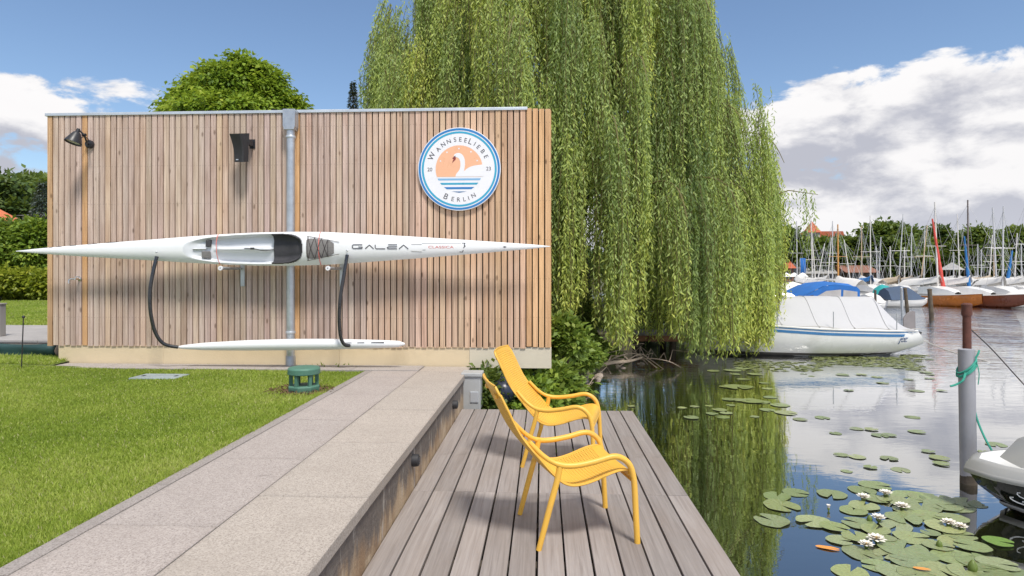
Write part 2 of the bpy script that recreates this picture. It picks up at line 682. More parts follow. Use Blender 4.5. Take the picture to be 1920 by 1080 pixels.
M['lawn'] = lawn_material()
M['bank'] = mat('bank_soil', (0.12, 0.10, 0.065), 0.95, 0.4, 3.0, 0.8, dirt=((0.05, 0.085, 0.02), 1.3, 0.42, 0.9))
M['grass'] = leaf_mat('grass_blade', [(0.0, (0.20, 0.30, 0.04)), (0.45, (0.38, 0.49, 0.075)), (0.8, (0.54, 0.60, 0.15)), (1.0, (0.70, 0.63, 0.36))], 0.42)
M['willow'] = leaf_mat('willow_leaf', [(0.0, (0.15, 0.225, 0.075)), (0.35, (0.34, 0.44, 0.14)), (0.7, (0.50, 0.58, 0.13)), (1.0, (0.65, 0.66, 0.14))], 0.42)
M['chestnut'] = leaf_mat('chestnut_leaf', [(0.0, (0.085, 0.16, 0.014)), (0.5, (0.22, 0.33, 0.025)), (1.0, (0.40, 0.46, 0.045))], 0.35)
M['dark_leaf'] = leaf_mat('dark_tree_leaf', [(0.0, (0.03, 0.06, 0.018)), (0.5, (0.07, 0.12, 0.03)), (1.0, (0.14, 0.19, 0.05))], 0.25)
M['mid_leaf'] = leaf_mat('mid_tree_leaf', [(0.0, (0.045, 0.08, 0.02)), (0.5, (0.11, 0.165, 0.035)), (1.0, (0.22, 0.26, 0.065))], 0.28)
M['hedge_leaf'] = leaf_mat('hedge_leaf', [(0.0, (0.07, 0.13, 0.018)), (0.5, (0.19, 0.29, 0.035)), (1.0, (0.36, 0.43, 0.06))], 0.3)
M['yellow_leaf'] = leaf_mat('yellow_shrub_leaf', [(0.0, (0.13, 0.17, 0.015)), (0.5, (0.27, 0.31, 0.025)), (1.0, (0.44, 0.43, 0.05))], 0.35)
M['bright_leaf'] = leaf_mat('bank_weed_leaf', [(0.0, (0.085, 0.145, 0.025)), (0.5, (0.18, 0.27, 0.05)), (1.0, (0.32, 0.39, 0.09))], 0.35)
M['needle'] = leaf_mat('conifer_needle', [(0.0, (0.018, 0.028, 0.016)), (0.6, (0.045, 0.06, 0.035)), (1.0, (0.12, 0.10, 0.065))], 0.12)
M['bluespruce'] = leaf_mat('blue_spruce_needle', [(0.0, (0.03, 0.045, 0.04)), (0.6, (0.065, 0.09, 0.08)), (1.0, (0.13, 0.15, 0.13))], 0.12)
M['twig_green'] = mat('willow_twig', (0.17, 0.145, 0.055), 0.8, 0.25, 4.0)
M['bark'] = mat('willow_bark', (0.10, 0.078, 0.055), 0.95, 0.45, 5.0, 0.9, bscale=22.0)
M['twig'] = mat('driftwood', (0.44, 0.35, 0.27), 0.9, 0.3, 9.0, 0.6)
M['render'] = mat('cream_render', (0.66, 0.54, 0.36), 0.85, 0.06, 2.0, 0.25, bscale=90, dirt=((0.42, 0.33, 0.21), 1.3, 0.56, 0.35))
M['render_pale'] = mat('pale_render', (0.62, 0.56, 0.44), 0.85, 0.06, 2.0, 0.25, bscale=90, dirt=((0.42, 0.36, 0.27), 1.1, 0.56, 0.35))
M['backing'] = mat('dark_backing', (0.010, 0.008, 0.007), 0.95, 0.2)
M['zinc'] = mat('zinc_pipe', (0.50, 0.53, 0.56), 0.36, 0.16, 9.0, 0.1, metal=0.75)
M['zinc_light'] = mat('zinc_flashing', (0.62, 0.66, 0.70), 0.42, 0.08, 4.0, 0.0, metal=0.6)
M['steel'] = mat('galvanised_steel', (0.46, 0.48, 0.50), 0.45, 0.15, 12.0, 0.1, metal=0.7)
M['chrome'] = mat('chrome_tap', (0.62, 0.62, 0.62), 0.22, 0.1, 8.0, metal=0.9)
M['black'] = mat('black_lacquer', (0.022, 0.023, 0.028), 0.42, 0.2, 8.0)
M['black_plastic'] = mat('black_plastic', (0.030, 0.030, 0.034), 0.6, 0.2, 30.0, 0.15)
M['lamp_inner'] = mat('lamp_inside', (0.55, 0.53, 0.48), 0.5, 0.05)
M['gel'] = mat('canoe_gelcoat', (0.80, 0.81, 0.82), 0.16, 0.015, 2.0, coat=0.4)
M['gel_in'] = mat('cockpit_liner', (0.66, 0.68, 0.71), 0.38, 0.04, 3.0)
M['carbon'] = mat('carbon_tube', (0.028, 0.029, 0.034), 0.3, 0.25, 30.0, coat=0.3)
M['seat_foam'] = mat('seat_foam', (0.045, 0.044, 0.050), 0.75, 0.2, 20.0, 0.3)
M['mesh_grey'] = mat('grey_mesh', (0.20, 0.19, 0.185), 0.8, 0.15, 80.0, 0.3)
M['print_dark'] = mat('dark_print', (0.045, 0.045, 0.06), 0.5, 0.05)
M['print_red'] = mat('red_print', (0.62, 0.12, 0.10), 0.5, 0.05)
M['strap_red'] = mat('red_strap', (0.72, 0.16, 0.13), 0.7, 0.15, 30.0)
M['cord'] = mat('dark_cord', (0.06, 0.05, 0.05), 0.8, 0.2)
M['yellow'] = mat('yellow_resin', (0.78, 0.445, 0.062), 0.46, 0.06, 3.0, 0.06, bscale=120.0, dirt=((0.62, 0.36, 0.10), 7.0, 0.55, 0.5))
M['sign_white'] = mat('sign_white', (0.80, 0.80, 0.83), 0.3, 0.01)
M['sign_blue'] = mat('sign_blue', (0.030, 0.20, 0.50), 0.3, 0.03)
M['sign_teal'] = mat('sign_teal', (0.045, 0.36, 0.55), 0.3, 0.03)
M['sign_lblue'] = mat('sign_light_blue', (0.22, 0.44, 0.68), 0.3, 0.03)
M['sign_dblue'] = mat('sign_dark_blue', (0.02, 0.14, 0.34), 0.3, 0.03)
M['sign_peach'] = mat('sign_peach', (0.84, 0.46, 0.28), 0.3, 0.02)
M['sign_ink'] = mat('sign_ink', (0.075, 0.07, 0.085), 0.4, 0.03)
M['beak'] = mat('beak_red', (0.26, 0.045, 0.04), 0.4, 0.05)
M['green_plastic'] = mat('green_plastic', (0.075, 0.185, 0.135), 0.55, 0.1, 9.0, 0.1, dirt=((0.16, 0.19, 0.15), 5.0, 0.55, 0.4))
M['plate'] = mat('grey_plate', (0.28, 0.33, 0.34), 0.6, 0.15, 7.0, 0.15)
M['mulch'] = mat('bark_mulch', (0.16, 0.09, 0.05), 0.95, 0.45, 40.0, 0.9)
M['green_band'] = mat('dark_green_tarp', (0.018, 0.055, 0.055), 0.55, 0.2, 5.0, 0.4, bscale=7.0)
M['terrace'] = mat('grey_terrace', (0.36, 0.34, 0.33), 0.75, 0.12, 4.0, 0.15)
M['grey_box'] = mat('grey_pedestal', (0.40, 0.41, 0.41), 0.45, 0.08, 6.0)
M['ball'] = mat('dark_blue_buoy', (0.020, 0.026, 0.045), 0.3, 0.1, 5.0)
M['concrete'] = mat('jetty_concrete', (0.42, 0.35, 0.26), 0.9, 0.2, 3.0, 0.5, dirt=((0.12, 0.10, 0.08), 2.0, 0.5, 0.6))
M['beam'] = mat('reddish_beam', (0.24, 0.12, 0.07), 0.85, 0.25, 4.0, 0.3)
M['pile'] = mat('old_pile', (0.085, 0.07, 0.055), 0.95, 0.35, 6.0, 0.6)
M['stone'] = mat('bank_stone', (0.36, 0.30, 0.25), 0.9, 0.25, 5.0, 0.6)
M['boat_white'] = mat('boat_gelcoat', (0.76, 0.76, 0.74), 0.25, 0.03, 2.0, dirt=((0.55, 0.54, 0.49), 1.6, 0.56, 0.45))
M['boat_cover'] = mat('white_boat_cover', (0.48, 0.48, 0.495), 0.8, 0.03, 2.0, 0.5, bscale=3.5)
M['boat_boot'] = mat('boat_boot_top', (0.09, 0.085, 0.08), 0.7, 0.2, 5.0)
M['stripe_blue'] = mat('stripe_blue', (0.03, 0.16, 0.36), 0.4, 0.1)
M['rudder'] = mat('grey_rudder', (0.22, 0.20, 0.20), 0.6, 0.1)
M['canopy_blue'] = mat('blue_canopy', (0.018, 0.14, 0.46), 0.75, 0.12, 4.0, 0.3)
M['navy_cover'] = mat('navy_cover', (0.055, 0.085, 0.14), 0.8, 0.15, 3.0, 0.3)
M['window'] = mat('tinted_window', (0.05, 0.055, 0.06), 0.1, 0.1)
M['clear_window'] = mat('vinyl_window', (0.42, 0.40, 0.40), 0.15, 0.15, 3.0)
M['teal_cover'] = mat('teal_cover', (0.02, 0.33, 0.33), 0.7, 0.1)
M['beige_cover'] = mat('beige_cover', (0.56, 0.45, 0.32), 0.8, 0.1, 3.0, 0.3)
M['cream_cover'] = mat('pale_cover', (0.68, 0.66, 0.63), 0.8, 0.06, 3.0, 0.3)
M['grey_cover'] = mat('grey_cover', (0.36, 0.35, 0.34), 0.8, 0.1, 3.0, 0.3)
M['red_sail'] = mat('red_sail_cover', (0.62, 0.085, 0.065), 0.75, 0.12, 5.0, 0.3)
M['blue_sail'] = mat('blue_sail_cover', (0.02, 0.15, 0.40), 0.75, 0.12, 5.0, 0.3)
M['mast_alu'] = mat('alu_mast', (0.54, 0.54, 0.55), 0.5, 0.08, 2.0, metal=0.3)
M['mast_pale'] = mat('painted_mast', (0.66, 0.63, 0.59), 0.5, 0.06)
M['mast_dark'] = mat('dark_mast', (0.16, 0.13, 0.12), 0.5, 0.1)
M['mast_wood'] = mat('varnished_mast', (0.56, 0.27, 0.07), 0.35, 0.15, 5.0)
M['mast_tan'] = mat('tan_mast', (0.50, 0.37, 0.24), 0.45, 0.12, 5.0)
M['wire'] = mat('rigging_wire', (0.55, 0.55, 0.55), 0.4, 0.05, metal=0.4)
M['hull_orange'] = mat('varnished_hull', (0.55, 0.17, 0.025), 0.25, 0.2, 2.0, coat=0.4)
M['hull_brown'] = mat('mahogany_hull', (0.20, 0.065, 0.035), 0.3, 0.2, 2.0, coat=0.3)
M['hull_white'] = mat('white_hull', (0.72, 0.71, 0.69), 0.35, 0.05, 2.0)
M['hull_grey'] = mat('grey_hull', (0.34, 0.36, 0.38), 0.4, 0.08, 2.0)
M['hull_blue'] = mat('blue_hull', (0.03, 0.07, 0.18), 0.35, 0.1, 2.0)
M['post_grey'] = mat('grey_post', (0.30, 0.30, 0.325), 0.5, 0.08, 4.0, 0.08, dirt=((0.17, 0.16, 0.16), 3.0, 0.58, 0.35))
M['rust'] = mat('rusty_steel', (0.12, 0.045, 0.032), 0.85, 0.35, 8.0, 0.6)
M['rope_green'] = mat('green_rope', (0.045, 0.34, 0.25), 0.75, 0.15, 60.0, 0.3)
M['rope_grey'] = mat('grey_rope', (0.45, 0.43, 0.40), 0.85, 0.15, 60.0, 0.3)
M['dinghy_grey'] = mat('dinghy_grey', (0.31, 0.31, 0.30), 0.4, 0.05, 3.0)
M['dinghy_black'] = mat('dinghy_black', (0.010, 0.012, 0.010), 0.1, 0.1, 3.0, coat=0.5)
M['script_white'] = mat('script_white', (0.75, 0.75, 0.75), 0.5, 0.03)
M['roof_red'] = mat('red_tiles', (0.48, 0.125, 0.06), 0.8, 0.2, 6.0, 0.4)
M['roof_bright'] = mat('orange_tiles', (0.60, 0.17, 0.075), 0.8, 0.12, 9.0, 0.4)
M['roof_grey'] = mat('grey_roof', (0.20, 0.19, 0.19), 0.8, 0.15, 6.0, 0.3)
M['house_wall'] = mat('house_wall', (0.52, 0.47, 0.40), 0.85, 0.1)
M['house_brick'] = mat('house_brick', (0.25, 0.12, 0.085), 0.85, 0.2, 5.0)
M['shed_wood'] = mat('dark_shed', (0.11, 0.075, 0.055), 0.85, 0.2, 5.0)
M['parasol'] = mat('white_parasol', (0.80, 0.78, 0.76), 0.8, 0.03)
M['petal'] = mat('lily_petal', (0.84, 0.80, 0.72), 0.5, 0.05)
M['stamen'] = mat('lily_stamen', (0.82, 0.50, 0.04), 0.6, 0.15)
M['bud'] = mat('lily_bud', (0.12, 0.17, 0.03), 0.5, 0.2)
M['glass_dark'] = mat('lamp_glass', (0.04, 0.04, 0.045), 0.2, 0.1)


def pad_material():
    m, N, b, out = new_mat('lily_pad')
    oi = N.n('ShaderNodeObjectInfo')
    P = coords(N, 'Object')
    sp = N.n('ShaderNodeSeparateXYZ')
    N.set(sp.inputs[0], P)
    ang = N.math('ARCTAN2', sp.outputs[1], sp.outputs[0])
    vein = N.math('ABSOLUTE', N.math('SINE', N.math('MULTIPLY', ang, 7.0)))
    nz = N.noise(P, 5.0, 5.0, 0.6)
    c = N.mix(oi.outputs['Random'], (0.20, 0.255, 0.115), (0.31, 0.35, 0.17))
    c = N.mix(N.mrange(nz, 0.45, 0.72, 0.0, 0.5), c, (0.10, 0.125, 0.045))
    c = N.mix(N.mrange(vein, 0.0, 0.10, 0.3, 0.0), c, (0.27, 0.30, 0.13))
    c = N.mix(N.mrange(N.noise(N.vmath('ADD', P, oi.outputs['Location']), 4.0, 4.0, 0.6), 0.60, 0.70, 0.0, 0.75), c, (0.26, 0.16, 0.06))
    oc = N.mix(1.0, c, oi.outputs['Color'], 'MULTIPLY')
    N.set(b.inputs['Base Color'], oc)
    b.inputs['Roughness'].default_value = 0.36
    b.inputs['Specular IOR Level'].default_value = 0.6
    bump(N, b, N.math('ADD', nz, N.math('MULTIPLY', vein, 0.3)), 0.3, 0.02)
    return m


M['pad'] = pad_material()
M['pad_yellow'] = mat('dying_lily_pad', (0.72, 0.30, 0.06), 0.5, 0.25, 12.0)
M['scum'] = leaf_mat('floating_weed', [(0.0, (0.10, 0.12, 0.03)), (0.5, (0.19, 0.22, 0.08)), (1.0, (0.27, 0.29, 0.13))], 0.1)
# ------------------------------------------------------------------ large structure
DECK = 0.40
WALK = 0.75
YW = 7.47                     # front face of the timber wall
XG = -0.86                    # outer edge of the granite coping
XWALL = -0.878                # face of the retaining wall


def struct(o):
    o['kind'] = 'structure'
    return o


# water: one sheet out to the horizon
wb = MB()
wb.v = [(-400, -30, 0), (700, -30, 0), (700, 900, 0), (-400, 900, 0)]
wb.f = [(0, 1, 2, 3)]
struct(wb.build('water', M['water']))

lb = MB()
lb.v = [(-420, -40, -2.5), (720, -40, -2.5), (720, 920, -2.5), (-420, 920, -2.5)]
lb.f = [(0, 1, 2, 3)]
struct(lb.build('lake_bed', M['bank']))

SHY = [6.0, 6.9, 9.0, 10.6, 12.0, 13.2, 14.0, 15.0, 18.0, 24.0, 32.0, 60.0, 90.0]
SHX = [-0.75, -0.55, 0.22, 0.55, 1.05, 1.95, 1.75, 2.1, 4.2, 4.2, 0.0, -3.0, -3.0]


def land_z(x, y):
    d = interp(y, SHY, SHX) - x
    base = 0.62 + 0.38 * min(max((y - 7.5) / 3.0, 0), 1)
    if x < -5.5 and y < 10.4:
        base = 0.55
    elif x < -6.0:
        base = 0.78 if y < 7.5 else 0.95
    s = min(max((d + 0.55) / 2.4, 0.0), 1.0)
    z = -0.5 + (base + 0.5) * (s ** 0.8)
    z += 0.05 * math.sin(x * 3.1 + y * 1.7) * math.sin(x * 1.3 - y * 2.3) * s
    return z


P = []
ys = list(np.arange(7.35, 20, 0.35)) + list(np.arange(20, 95, 3.0))
xs_ = list(np.arange(-80, -8, 6.0)) + list(np.arange(-8, -2, 0.8)) + list(np.arange(-2, 5.0, 0.25))
for y in ys:
    P.append([(x, y, land_z(x, y)) for x in xs_])
struct(MB().grid(P).build('bank', M['bank'], smooth=60))

# far shore land
P = []
for y in (62, 66, 72, 84, 110, 160, 260, 420):
    P.append([(x, y + 4 * math.sin(x * 0.06), -0.4 if y == 62 else (0.45 if y == 66 else 0.8 + (y - 72) * 0.006)) for x in range(-200, 420, 12)])
struct(MB().grid(P).build('far_shore', M['bank'], smooth=60))


def lawn_z(x, y):
    t = min(max((-x - 4.3) / 2.2, 0), 1)
    q = min(max((y - 5.5) / 2.0, 0), 1)
    return 0.735 + 0.055 * t * q + 0.008 * math.sin(x * 2.1) * math.sin(y * 1.7)


P = [[(x, y, lawn_z(x, y)) for x in np.linspace(-40, -2.04, 90)] for y in np.linspace(-5, 7.2, 30)]
struct(MB().grid(P).build('lawn', M['lawn'], smooth=60))
P = [[(x, y, 0.985) for x in np.linspace(-60, -5.8, 40)] for y in np.linspace(10.15, 26, 20)]
struct(MB().grid(P).build('lawn', M['lawn'], smooth=60))
P = [[(x, y, lawn_z(x, 7.2) + (y - 7.2) * 0.05) for x in np.linspace(-40, -5.86, 30)] for y in np.linspace(7.2, 7.75, 4)]
struct(MB().grid(P).build('lawn', M['lawn'], smooth=60))


def blades(n, fx, fy, fz, hmin, hmax, w):
    x, y = fx, fy
    z = np.array([fz(a, b) for a, b in zip(x, y)]) - 0.004
    C = np.stack([x, y, z], 1)
    lean = RNG.normal(0, 0.85, (n, 3))
    lean[:, 2] = 1.0
    nr = RNG.normal(0, 1, (n, 3))
    nr[:, 2] *= 0.2
    patch = 0.5 + 0.25 * np.sin(x * 1.9 + 1.3 * np.sin(y * 1.1)) + 0.25 * np.sin(y * 2.6 + 1.1 * np.sin(x * 1.7 + 2))
    h = RNG.uniform(hmin, hmax, n) * (0.8 + 0.4 * patch)
    V, F4 = leaf_quads(C, lean, nr, h, np.full(n, w) * RNG.uniform(0.7, 1.3, n))
    fine_p = 0.5 + 0.5 * np.sin(x * 5.3 + 2.1 * np.sin(y * 3.7)) * np.sin(y * 6.1 + 1.7 * np.sin(x * 4.1))
    tint = np.clip(RNG.normal(0.16, 0.15, n) + 0.36 * patch + 0.22 * fine_p, 0, 0.88)
    tint[RNG.random(n) < 0.035] = 1.0
    return V, F4, tint


n = 300000
y = 2.2 + 4.9 * RNG.random(n) ** 1.15
x = -2.035 - RNG.random(n) * (0.93 * y + 0.35 - 2.03).clip(0.0)
edge = RNG.random(n) < 0.02
x = np.where(edge, -2.04 - np.abs(RNG.normal(0, 0.012, n)), x)
keep = (x < -2.042)
# keep clear of the things standing in the grass
g1 = onz(570, 733, WALK - 0.012)
g2 = onz(300, 707, 0.745)
keep &= ((x - g1.x) ** 2 + (y - g1.y) ** 2 > 0.19 ** 2)
keep &= ~((np.abs(x - g2.x) < 0.25) & (np.abs(y - g2.y) < 0.15))
x, y = x[keep], y[keep]
V, F4, tint = blades(len(x), x, y, lawn_z, 0.02, 0.042, 0.0052)
o = bpy.data.objects.new('lawn_grass', np_mesh('lawn_grass', V, F4, M['grass'], tint))
col.objects.link(o)
tag(o, 'short mown green grass in front of the timber wall', 'grass', kind='stuff')
n = 16000
x = RNG.uniform(-9.0, -5.9, n)
y = RNG.uniform(7.2, 7.62, n)
V, F4, tint = blades(n, x, y, lambda a, b: lawn_z(a, 7.2) + (b - 7.2) * 0.05, 0.03, 0.07, 0.006)
o = bpy.data.objects.new('lawn_grass', np_mesh('lawn_grass', V, F4, M['grass'], tint))
col.objects.link(o)
tag(o, 'longer green grass at the foot of the dark green band', 'grass', kind='stuff')
n = 45000
y = RNG.uniform(10.2, 22.5, n)
x = RNG.uniform(-0.90, -0.70, n) * y
V, F4, tint = blades(n, x, y, lambda a, b: 0.985, 0.03, 0.06, 0.014)
o = bpy.data.objects.new('lawn_grass', np_mesh('lawn_grass', V, F4, M['grass'], tint))
col.objects.link(o)
tag(o, 'short green grass between the grey terrace and the hedge', 'grass', kind='stuff')

# ------------------------------------------------------------------ granite walkway
walk = struct(thing('walkway', None, None, (0, 0, WALK)))
bed = MB().box((-1.455, 1.7, WALK - 0.20), (1.14, 11.44, 0.28))
bed.build('walkway_bed', M['stone'], walk, world=True)


def slabs(x0, x1, y0, y1, pitch, first, tone):
    edges = [y0] + [e for e in np.arange(first, y1, pitch) if e > y0 + 0.05] + [y1]
    for a, b_ in zip(edges[:-1], edges[1:]):
        g = 0.0022
        dz = random.uniform(-0.0012, 0.0012)
        mb = MB().box(((x1 - x0) / 2 - (x1 - x0) / 2, 0, 0), (x1 - x0 - 2 * g, b_ - a - 2 * g, 0.06))
        o = mb.build('slab', M['granite'], walk, bevel=0.004)
        o.location = ((x0 + x1) / 2, (a + b_) / 2, -0.03 + dz)
        o.color = tone


slabs(-1.42, XG, -3.0, YW - 0.005, 1.0, -2.94, (1.08, 1.05, 0.99, 1))
slabs(-1.955, -1.42, -3.0, YW - 0.382, 1.0, -2.33, (1.02, 0.99, 0.98, 1))
slabs(-2.04, -1.958, -3.0, YW - 0.382, 1.0, -2.8, (0.80, 0.79, 0.79, 1))      # narrow kerb against the lawn
# paving strip along the foot of the wall
ex = [at(70, 690, 7.3).x, -5.2, -4.2, -3.2, -2.2, -1.42]
for a, b_ in zip(ex[:-1], ex[1:]):
    mb = MB().box((0, 0, 0), (b_ - a - 0.004, 0.37, 0.06))
    o = mb.build('slab', M['granite'], walk, bevel=0.003)
    o.location = ((a + b_) / 2, YW - 0.191, -0.022)

# ------------------------------------------------------------------ retaining wall under the coping
rw = thing('retaining_wall', 'stained brown concrete retaining wall between the granite walkway and the wooden deck', 'wall', (XWALL, 2.0, 0))
pl = [-3.0, -0.4, 1.65, 3.35, 5.08, 6.95]
for a, b_ in zip(pl[:-1], pl[1:]):
    MB().box((XWALL - 0.03, (a + b_) / 2, 0.27), (0.06, b_ - a - 0.006, 0.83)).build('panel', M['stained'], rw, world=True, bevel=0.004)
MB().box((XWALL - 0.09, 1.97, 0.25), (0.06, 9.9, 0.80)).build('core', M['stained'], rw, world=True)
for (u, v, yy) in ((782, 866, 4.18), (856, 760, 6.08), (600, 1000, 2.35)):
    zc = 1.85 - (v - HOR) / FPX * yy
    if v == 1000:
        zc = 0.60
    lab = {782: 'black oval bulkhead lamp on the stained wall, beside the front yellow chair', 856: 'black oval bulkhead lamp on the stained wall, nearest the timber building',
           600: 'black oval bulkhead lamp on the stained wall, nearest the camera'}[u]
    if u == 600:
        continue
    t = thing('bulkhead_lamp', lab, 'lamp', (XWALL, yy, zc), group='bulkhead lamps on the stained wall')
    MB().lathe([(0.042, 0.0), (0.042, 0.02), (0.039, 0.042), (0.032, 0.047)], 20, axis='x').build('housing', M['black_plastic'], t, smooth=40)
    MB().lathe([(0.030, 0.0475), (0.026, 0.051), (0.010, 0.053)], 16, axis='x').build('lens', M['glass_dark'], t, smooth=60)

# ------------------------------------------------------------------ deck
deck = struct(thing('deck', None, None, (0, 0, DECK)))
XD1 = 0.957
nb = 13
pitch = (XD1 - XWALL) / nb
for i in range(nb):
    xc = XWALL + pitch * (i + 0.5)
    cuts = [-2.6, 0.9, 4.17 + 0.0 * i, 6.73]
    for a, b_ in zip(cuts[:-1], cuts[1:]):
        mb = MB().box((0, 0, 0), (pitch - 0.011, b_ - a - 0.004, 0.028))
        o = mb.build('board', M['deck'], deck, bevel=0.003)
        o.location = (xc + random.uniform(-0.0008, 0.0008), (a + b_) / 2 + random.uniform(-0.004, 0.004), -0.014 + random.uniform(-0.0012, 0.0008))
for yy in np.arange(-2.3, 6.8, 0.5):
    MB().box((0.06, yy, DECK - 0.075), (1.76, 0.07, 0.09)).build('joist', M['pile'], deck, world=True)
MB().box((XD1 - 0.025, 2.06, DECK - 0.11), (0.04, 9.3, 0.15)).build('edge_beam', M['pile'], deck, world=True)
for yy in (0.0, 2.2, 4.4, 6.5):
    MB().tube([(XD1 - 0.12, yy, -2.2), (XD1 - 0.12, yy, DECK - 0.12)], 0.07, 10).build('pile', M['pile'], deck, world=True, smooth=40)

# ------------------------------------------------------------------ timber clad building
XL = at(88, 400, YW).x
XR = at(1033, 400, YW).x
ZB = 0.985                         # lower end of the slats
ZT = at(540, 210, YW).z            # top of the wall
bd = thing('timber_building', 'flat roofed building clad in vertical weathered wooden slats on a cream plinth', 'building', ((XL + XR) / 2, YW, 0.7))
BY1 = 10.75
MB().box(((XL + XR) / 2 + 0.0, (YW + 0.045 + BY1) / 2, (ZB + ZT) / 2), (XR - XL - 0.06, BY1 - YW - 0.045, ZT - ZB - 0.02)).build('wall', M['backing'], bd, world=True)
xp0 = at(108, 660, YW).x
zpl = at(1000, 691, YW).z
e1 = at(1034, 670, YW + 0.004).x
PJ = [xp0, at(305, 660, YW).x, at(635, 660, YW).x, at(880, 660, YW).x, e1]
for k, (a, b_) in enumerate(zip(PJ[:-1], PJ[1:])):
    last = k == 3
    MB().box(((a + b_) / 2, YW + 0.06, ((zpl if last else 0.70) + ZB - 0.003) / 2), (b_ - a - (0.002 if k else 0.0), 0.09, ZB - 0.003 - (zpl if last else 0.70))).build('plinth', M['render_pale' if last else 'render'], bd, world=True, bevel=0.002)
MB().box(((XL + XR) / 2 + 0.05, (YW + 0.11 + BY1) / 2, (0.72 + ZB) / 2), (XR - XL - 0.18, BY1 - YW - 0.12, ZB - 0.74)).build('floor_slab', M['render'], bd, world=True)
pp = 11.62 / FPX * YW
nsl = int(round((XR - XL) / pp))
pp = (XR - XL) / nsl
sw = pp - 0.0145
sl_me = MB().box((0, 0, (ZT - ZB) / 2), (sw, 0.028, ZT - ZB)).mesh('slat', M['slat'])


def slat_colour(u):
    g = np.array([0.575, 0.455, 0.385])
    o_ = np.array([0.68, 0.42, 0.22])
    f = 0.0
    if u > 600:
        f = min(max((u - 640) / 560.0, 0), 0.46)
    if u > 985:
        f = 0.92
    if 149.5 < u < 160.5 or 554 < u < 565:
        f = 1.0
    if u < 95:
        f = 0.6
    f = min(max(f + (random.gauss(0, 0.10) if f < 0.9 else 0), 0), 1.0)
    c = g * (1 - f) + o_ * f
    c = c * random.uniform(0.86, 1.08)
    c = c * np.array([1, random.uniform(0.97, 1.03), random.uniform(0.95, 1.06)])
    return (*[float(q) for q in c], 1.0)


def add_slat(x, y, rz, u, dz):
    o = bpy.data.objects.new('slat', sl_me)
    col.objects.link(o)
    o.parent = bd
    L = bd.location
    o.location = (x - L.x, y - L.y, ZB + dz - L.z)
    o.rotation_euler = (0, 0, rz)
    o.color = slat_colour(u)


for i in range(nsl):
    x = XL + pp * (i + 0.5)
    dep = -x * math.sin(YAW) + YW * math.cos(YAW)
    u = 960 + FPX * (x * math.cos(YAW) + YW * math.sin(YAW)) / dep
    top = 0.006 if u > 988 else -0.030
    add_slat(x, YW + 0.014 + random.uniform(-0.002, 0.002), 0, u, random.uniform(-0.006, 0.006) + (0.004 if u > 988 else -0.012))
for i in range(int((BY1 - YW - 0.03) / pp)):
    add_slat(XR - 0.011, YW + 0.03 + pp * (i + 0.5), R(90), 1000, -0.012)
# roof edge
xf = at(988, 207, YW).x
MB().box(((XL - 0.012 + xf) / 2, YW + 0.03, ZT + 0.004), (xf - XL + 0.024, 0.09, 0.036)).build('roof_flashing', M['zinc_light'], bd, world=True, bevel=0.004)
MB().box(((XL + XR) / 2 - 0.02, (YW + 0.09 + BY1) / 2, ZT - 0.006), (XR - XL - 0.09, BY1 - YW - 0.10, 0.03)).build('roof', M['roof_grey'], bd, world=True)

# downpipe with its hopper
dp = at(545, 400, YW - 0.075)
t = thing('downpipe', 'galvanised rainwater downpipe with square hopper running down the timber wall', 'downpipe', (dp.x, dp.y, WALK))
h0, h1 = at(545, 245, dp.y).z, at(545, 207, dp.y).z
prof = [(-0.074, h1 + 0.004), (0.074, h1 + 0.004), (0.074, h0 + 0.045), (0.058, h0), (-0.058, h0), (-0.074, h0 + 0.045)]
MB().prism(prof, lambda a, b_, d: (dp.x + a, dp.y + d, b_), -0.062, 0.062).build('hopper', M['zinc'], t, world=True, bevel=0.005)
MB().tube([(dp.x, dp.y, WALK), (dp.x, dp.y, h0 + 0.02)], 0.050, 18).build('pipe', M['zinc'], t, world=True, smooth=40)
for v in (257, 623):
    zc = at(545, v, dp.y).z
    MB().lathe([(0.056, -0.014), (0.058, -0.01), (0.058, 0.01), (0.056, 0.014)], 18, (dp.x, dp.y, zc)).box((dp.x, dp.y + 0.055, zc), (0.03, 0.06, 0.02)).build('clamp', M['zinc_light'], t, world=True, smooth=40)
MB().lathe([(0.058, 0.0), (0.058, 0.12), (0.052, 0.13)], 18, (dp.x, dp.y, WALK)).build('pipe_foot', M['steel'], t, world=True, smooth=40)

# wall lamp
c = at(170, 271, YW)
t = thing('wall_lamp', 'black industrial cone lamp on a jointed arm high on the timber wall', 'lamp', (c.x, YW, c.z))
MB().lathe([(0.050, 0.0), (0.052, 0.03), (0.045, 0.042), (0.02, 0.048)], 20, (0, 0, 0), 'y').build('wall_plate', M['black'], t, smooth=40)
j = at(158, 253, YW - 0.20) - c
k_ = at(147, 243, YW - 0.24) - c
MB().tube([(0, -0.04, 0), tuple(at(163, 268, YW - 0.12) - c), tuple(j)], 0.011, 8).tube(catmull([(0.0, -0.04, 0.0), (0.01, -0.06, 0.06), (-0.03, -0.09, 0.075), (-0.05, -0.11, 0.04)], 5), 0.005, 6).build('arm', M['black'], t, smooth=50)
MB().lathe([(0.018, -0.018), (0.018, 0.018)], 12, tuple(j), 'x').tube([tuple(j), tuple(k_)], 0.01, 8).build('joint', M['black'], t, smooth=40)
ax = Vector((-0.20, -0.25, -0.95)).normalized()
q = ax.to_track_quat('Z', 'Y').to_matrix()
mb = MB().lathe([(0.018, -0.01), (0.022, 0.03), (0.040, 0.045), (0.046, 0.06), (0.092, 0.165), (0.094, 0.178), (0.088, 0.176), (0.084, 0.165), (0.040, 0.065)], 24, cap=False)
mb.v = [tuple(q @ Vector(p) + k_) for p in mb.v]
mb.build('lamp_shade', M['black'], t, smooth=35)
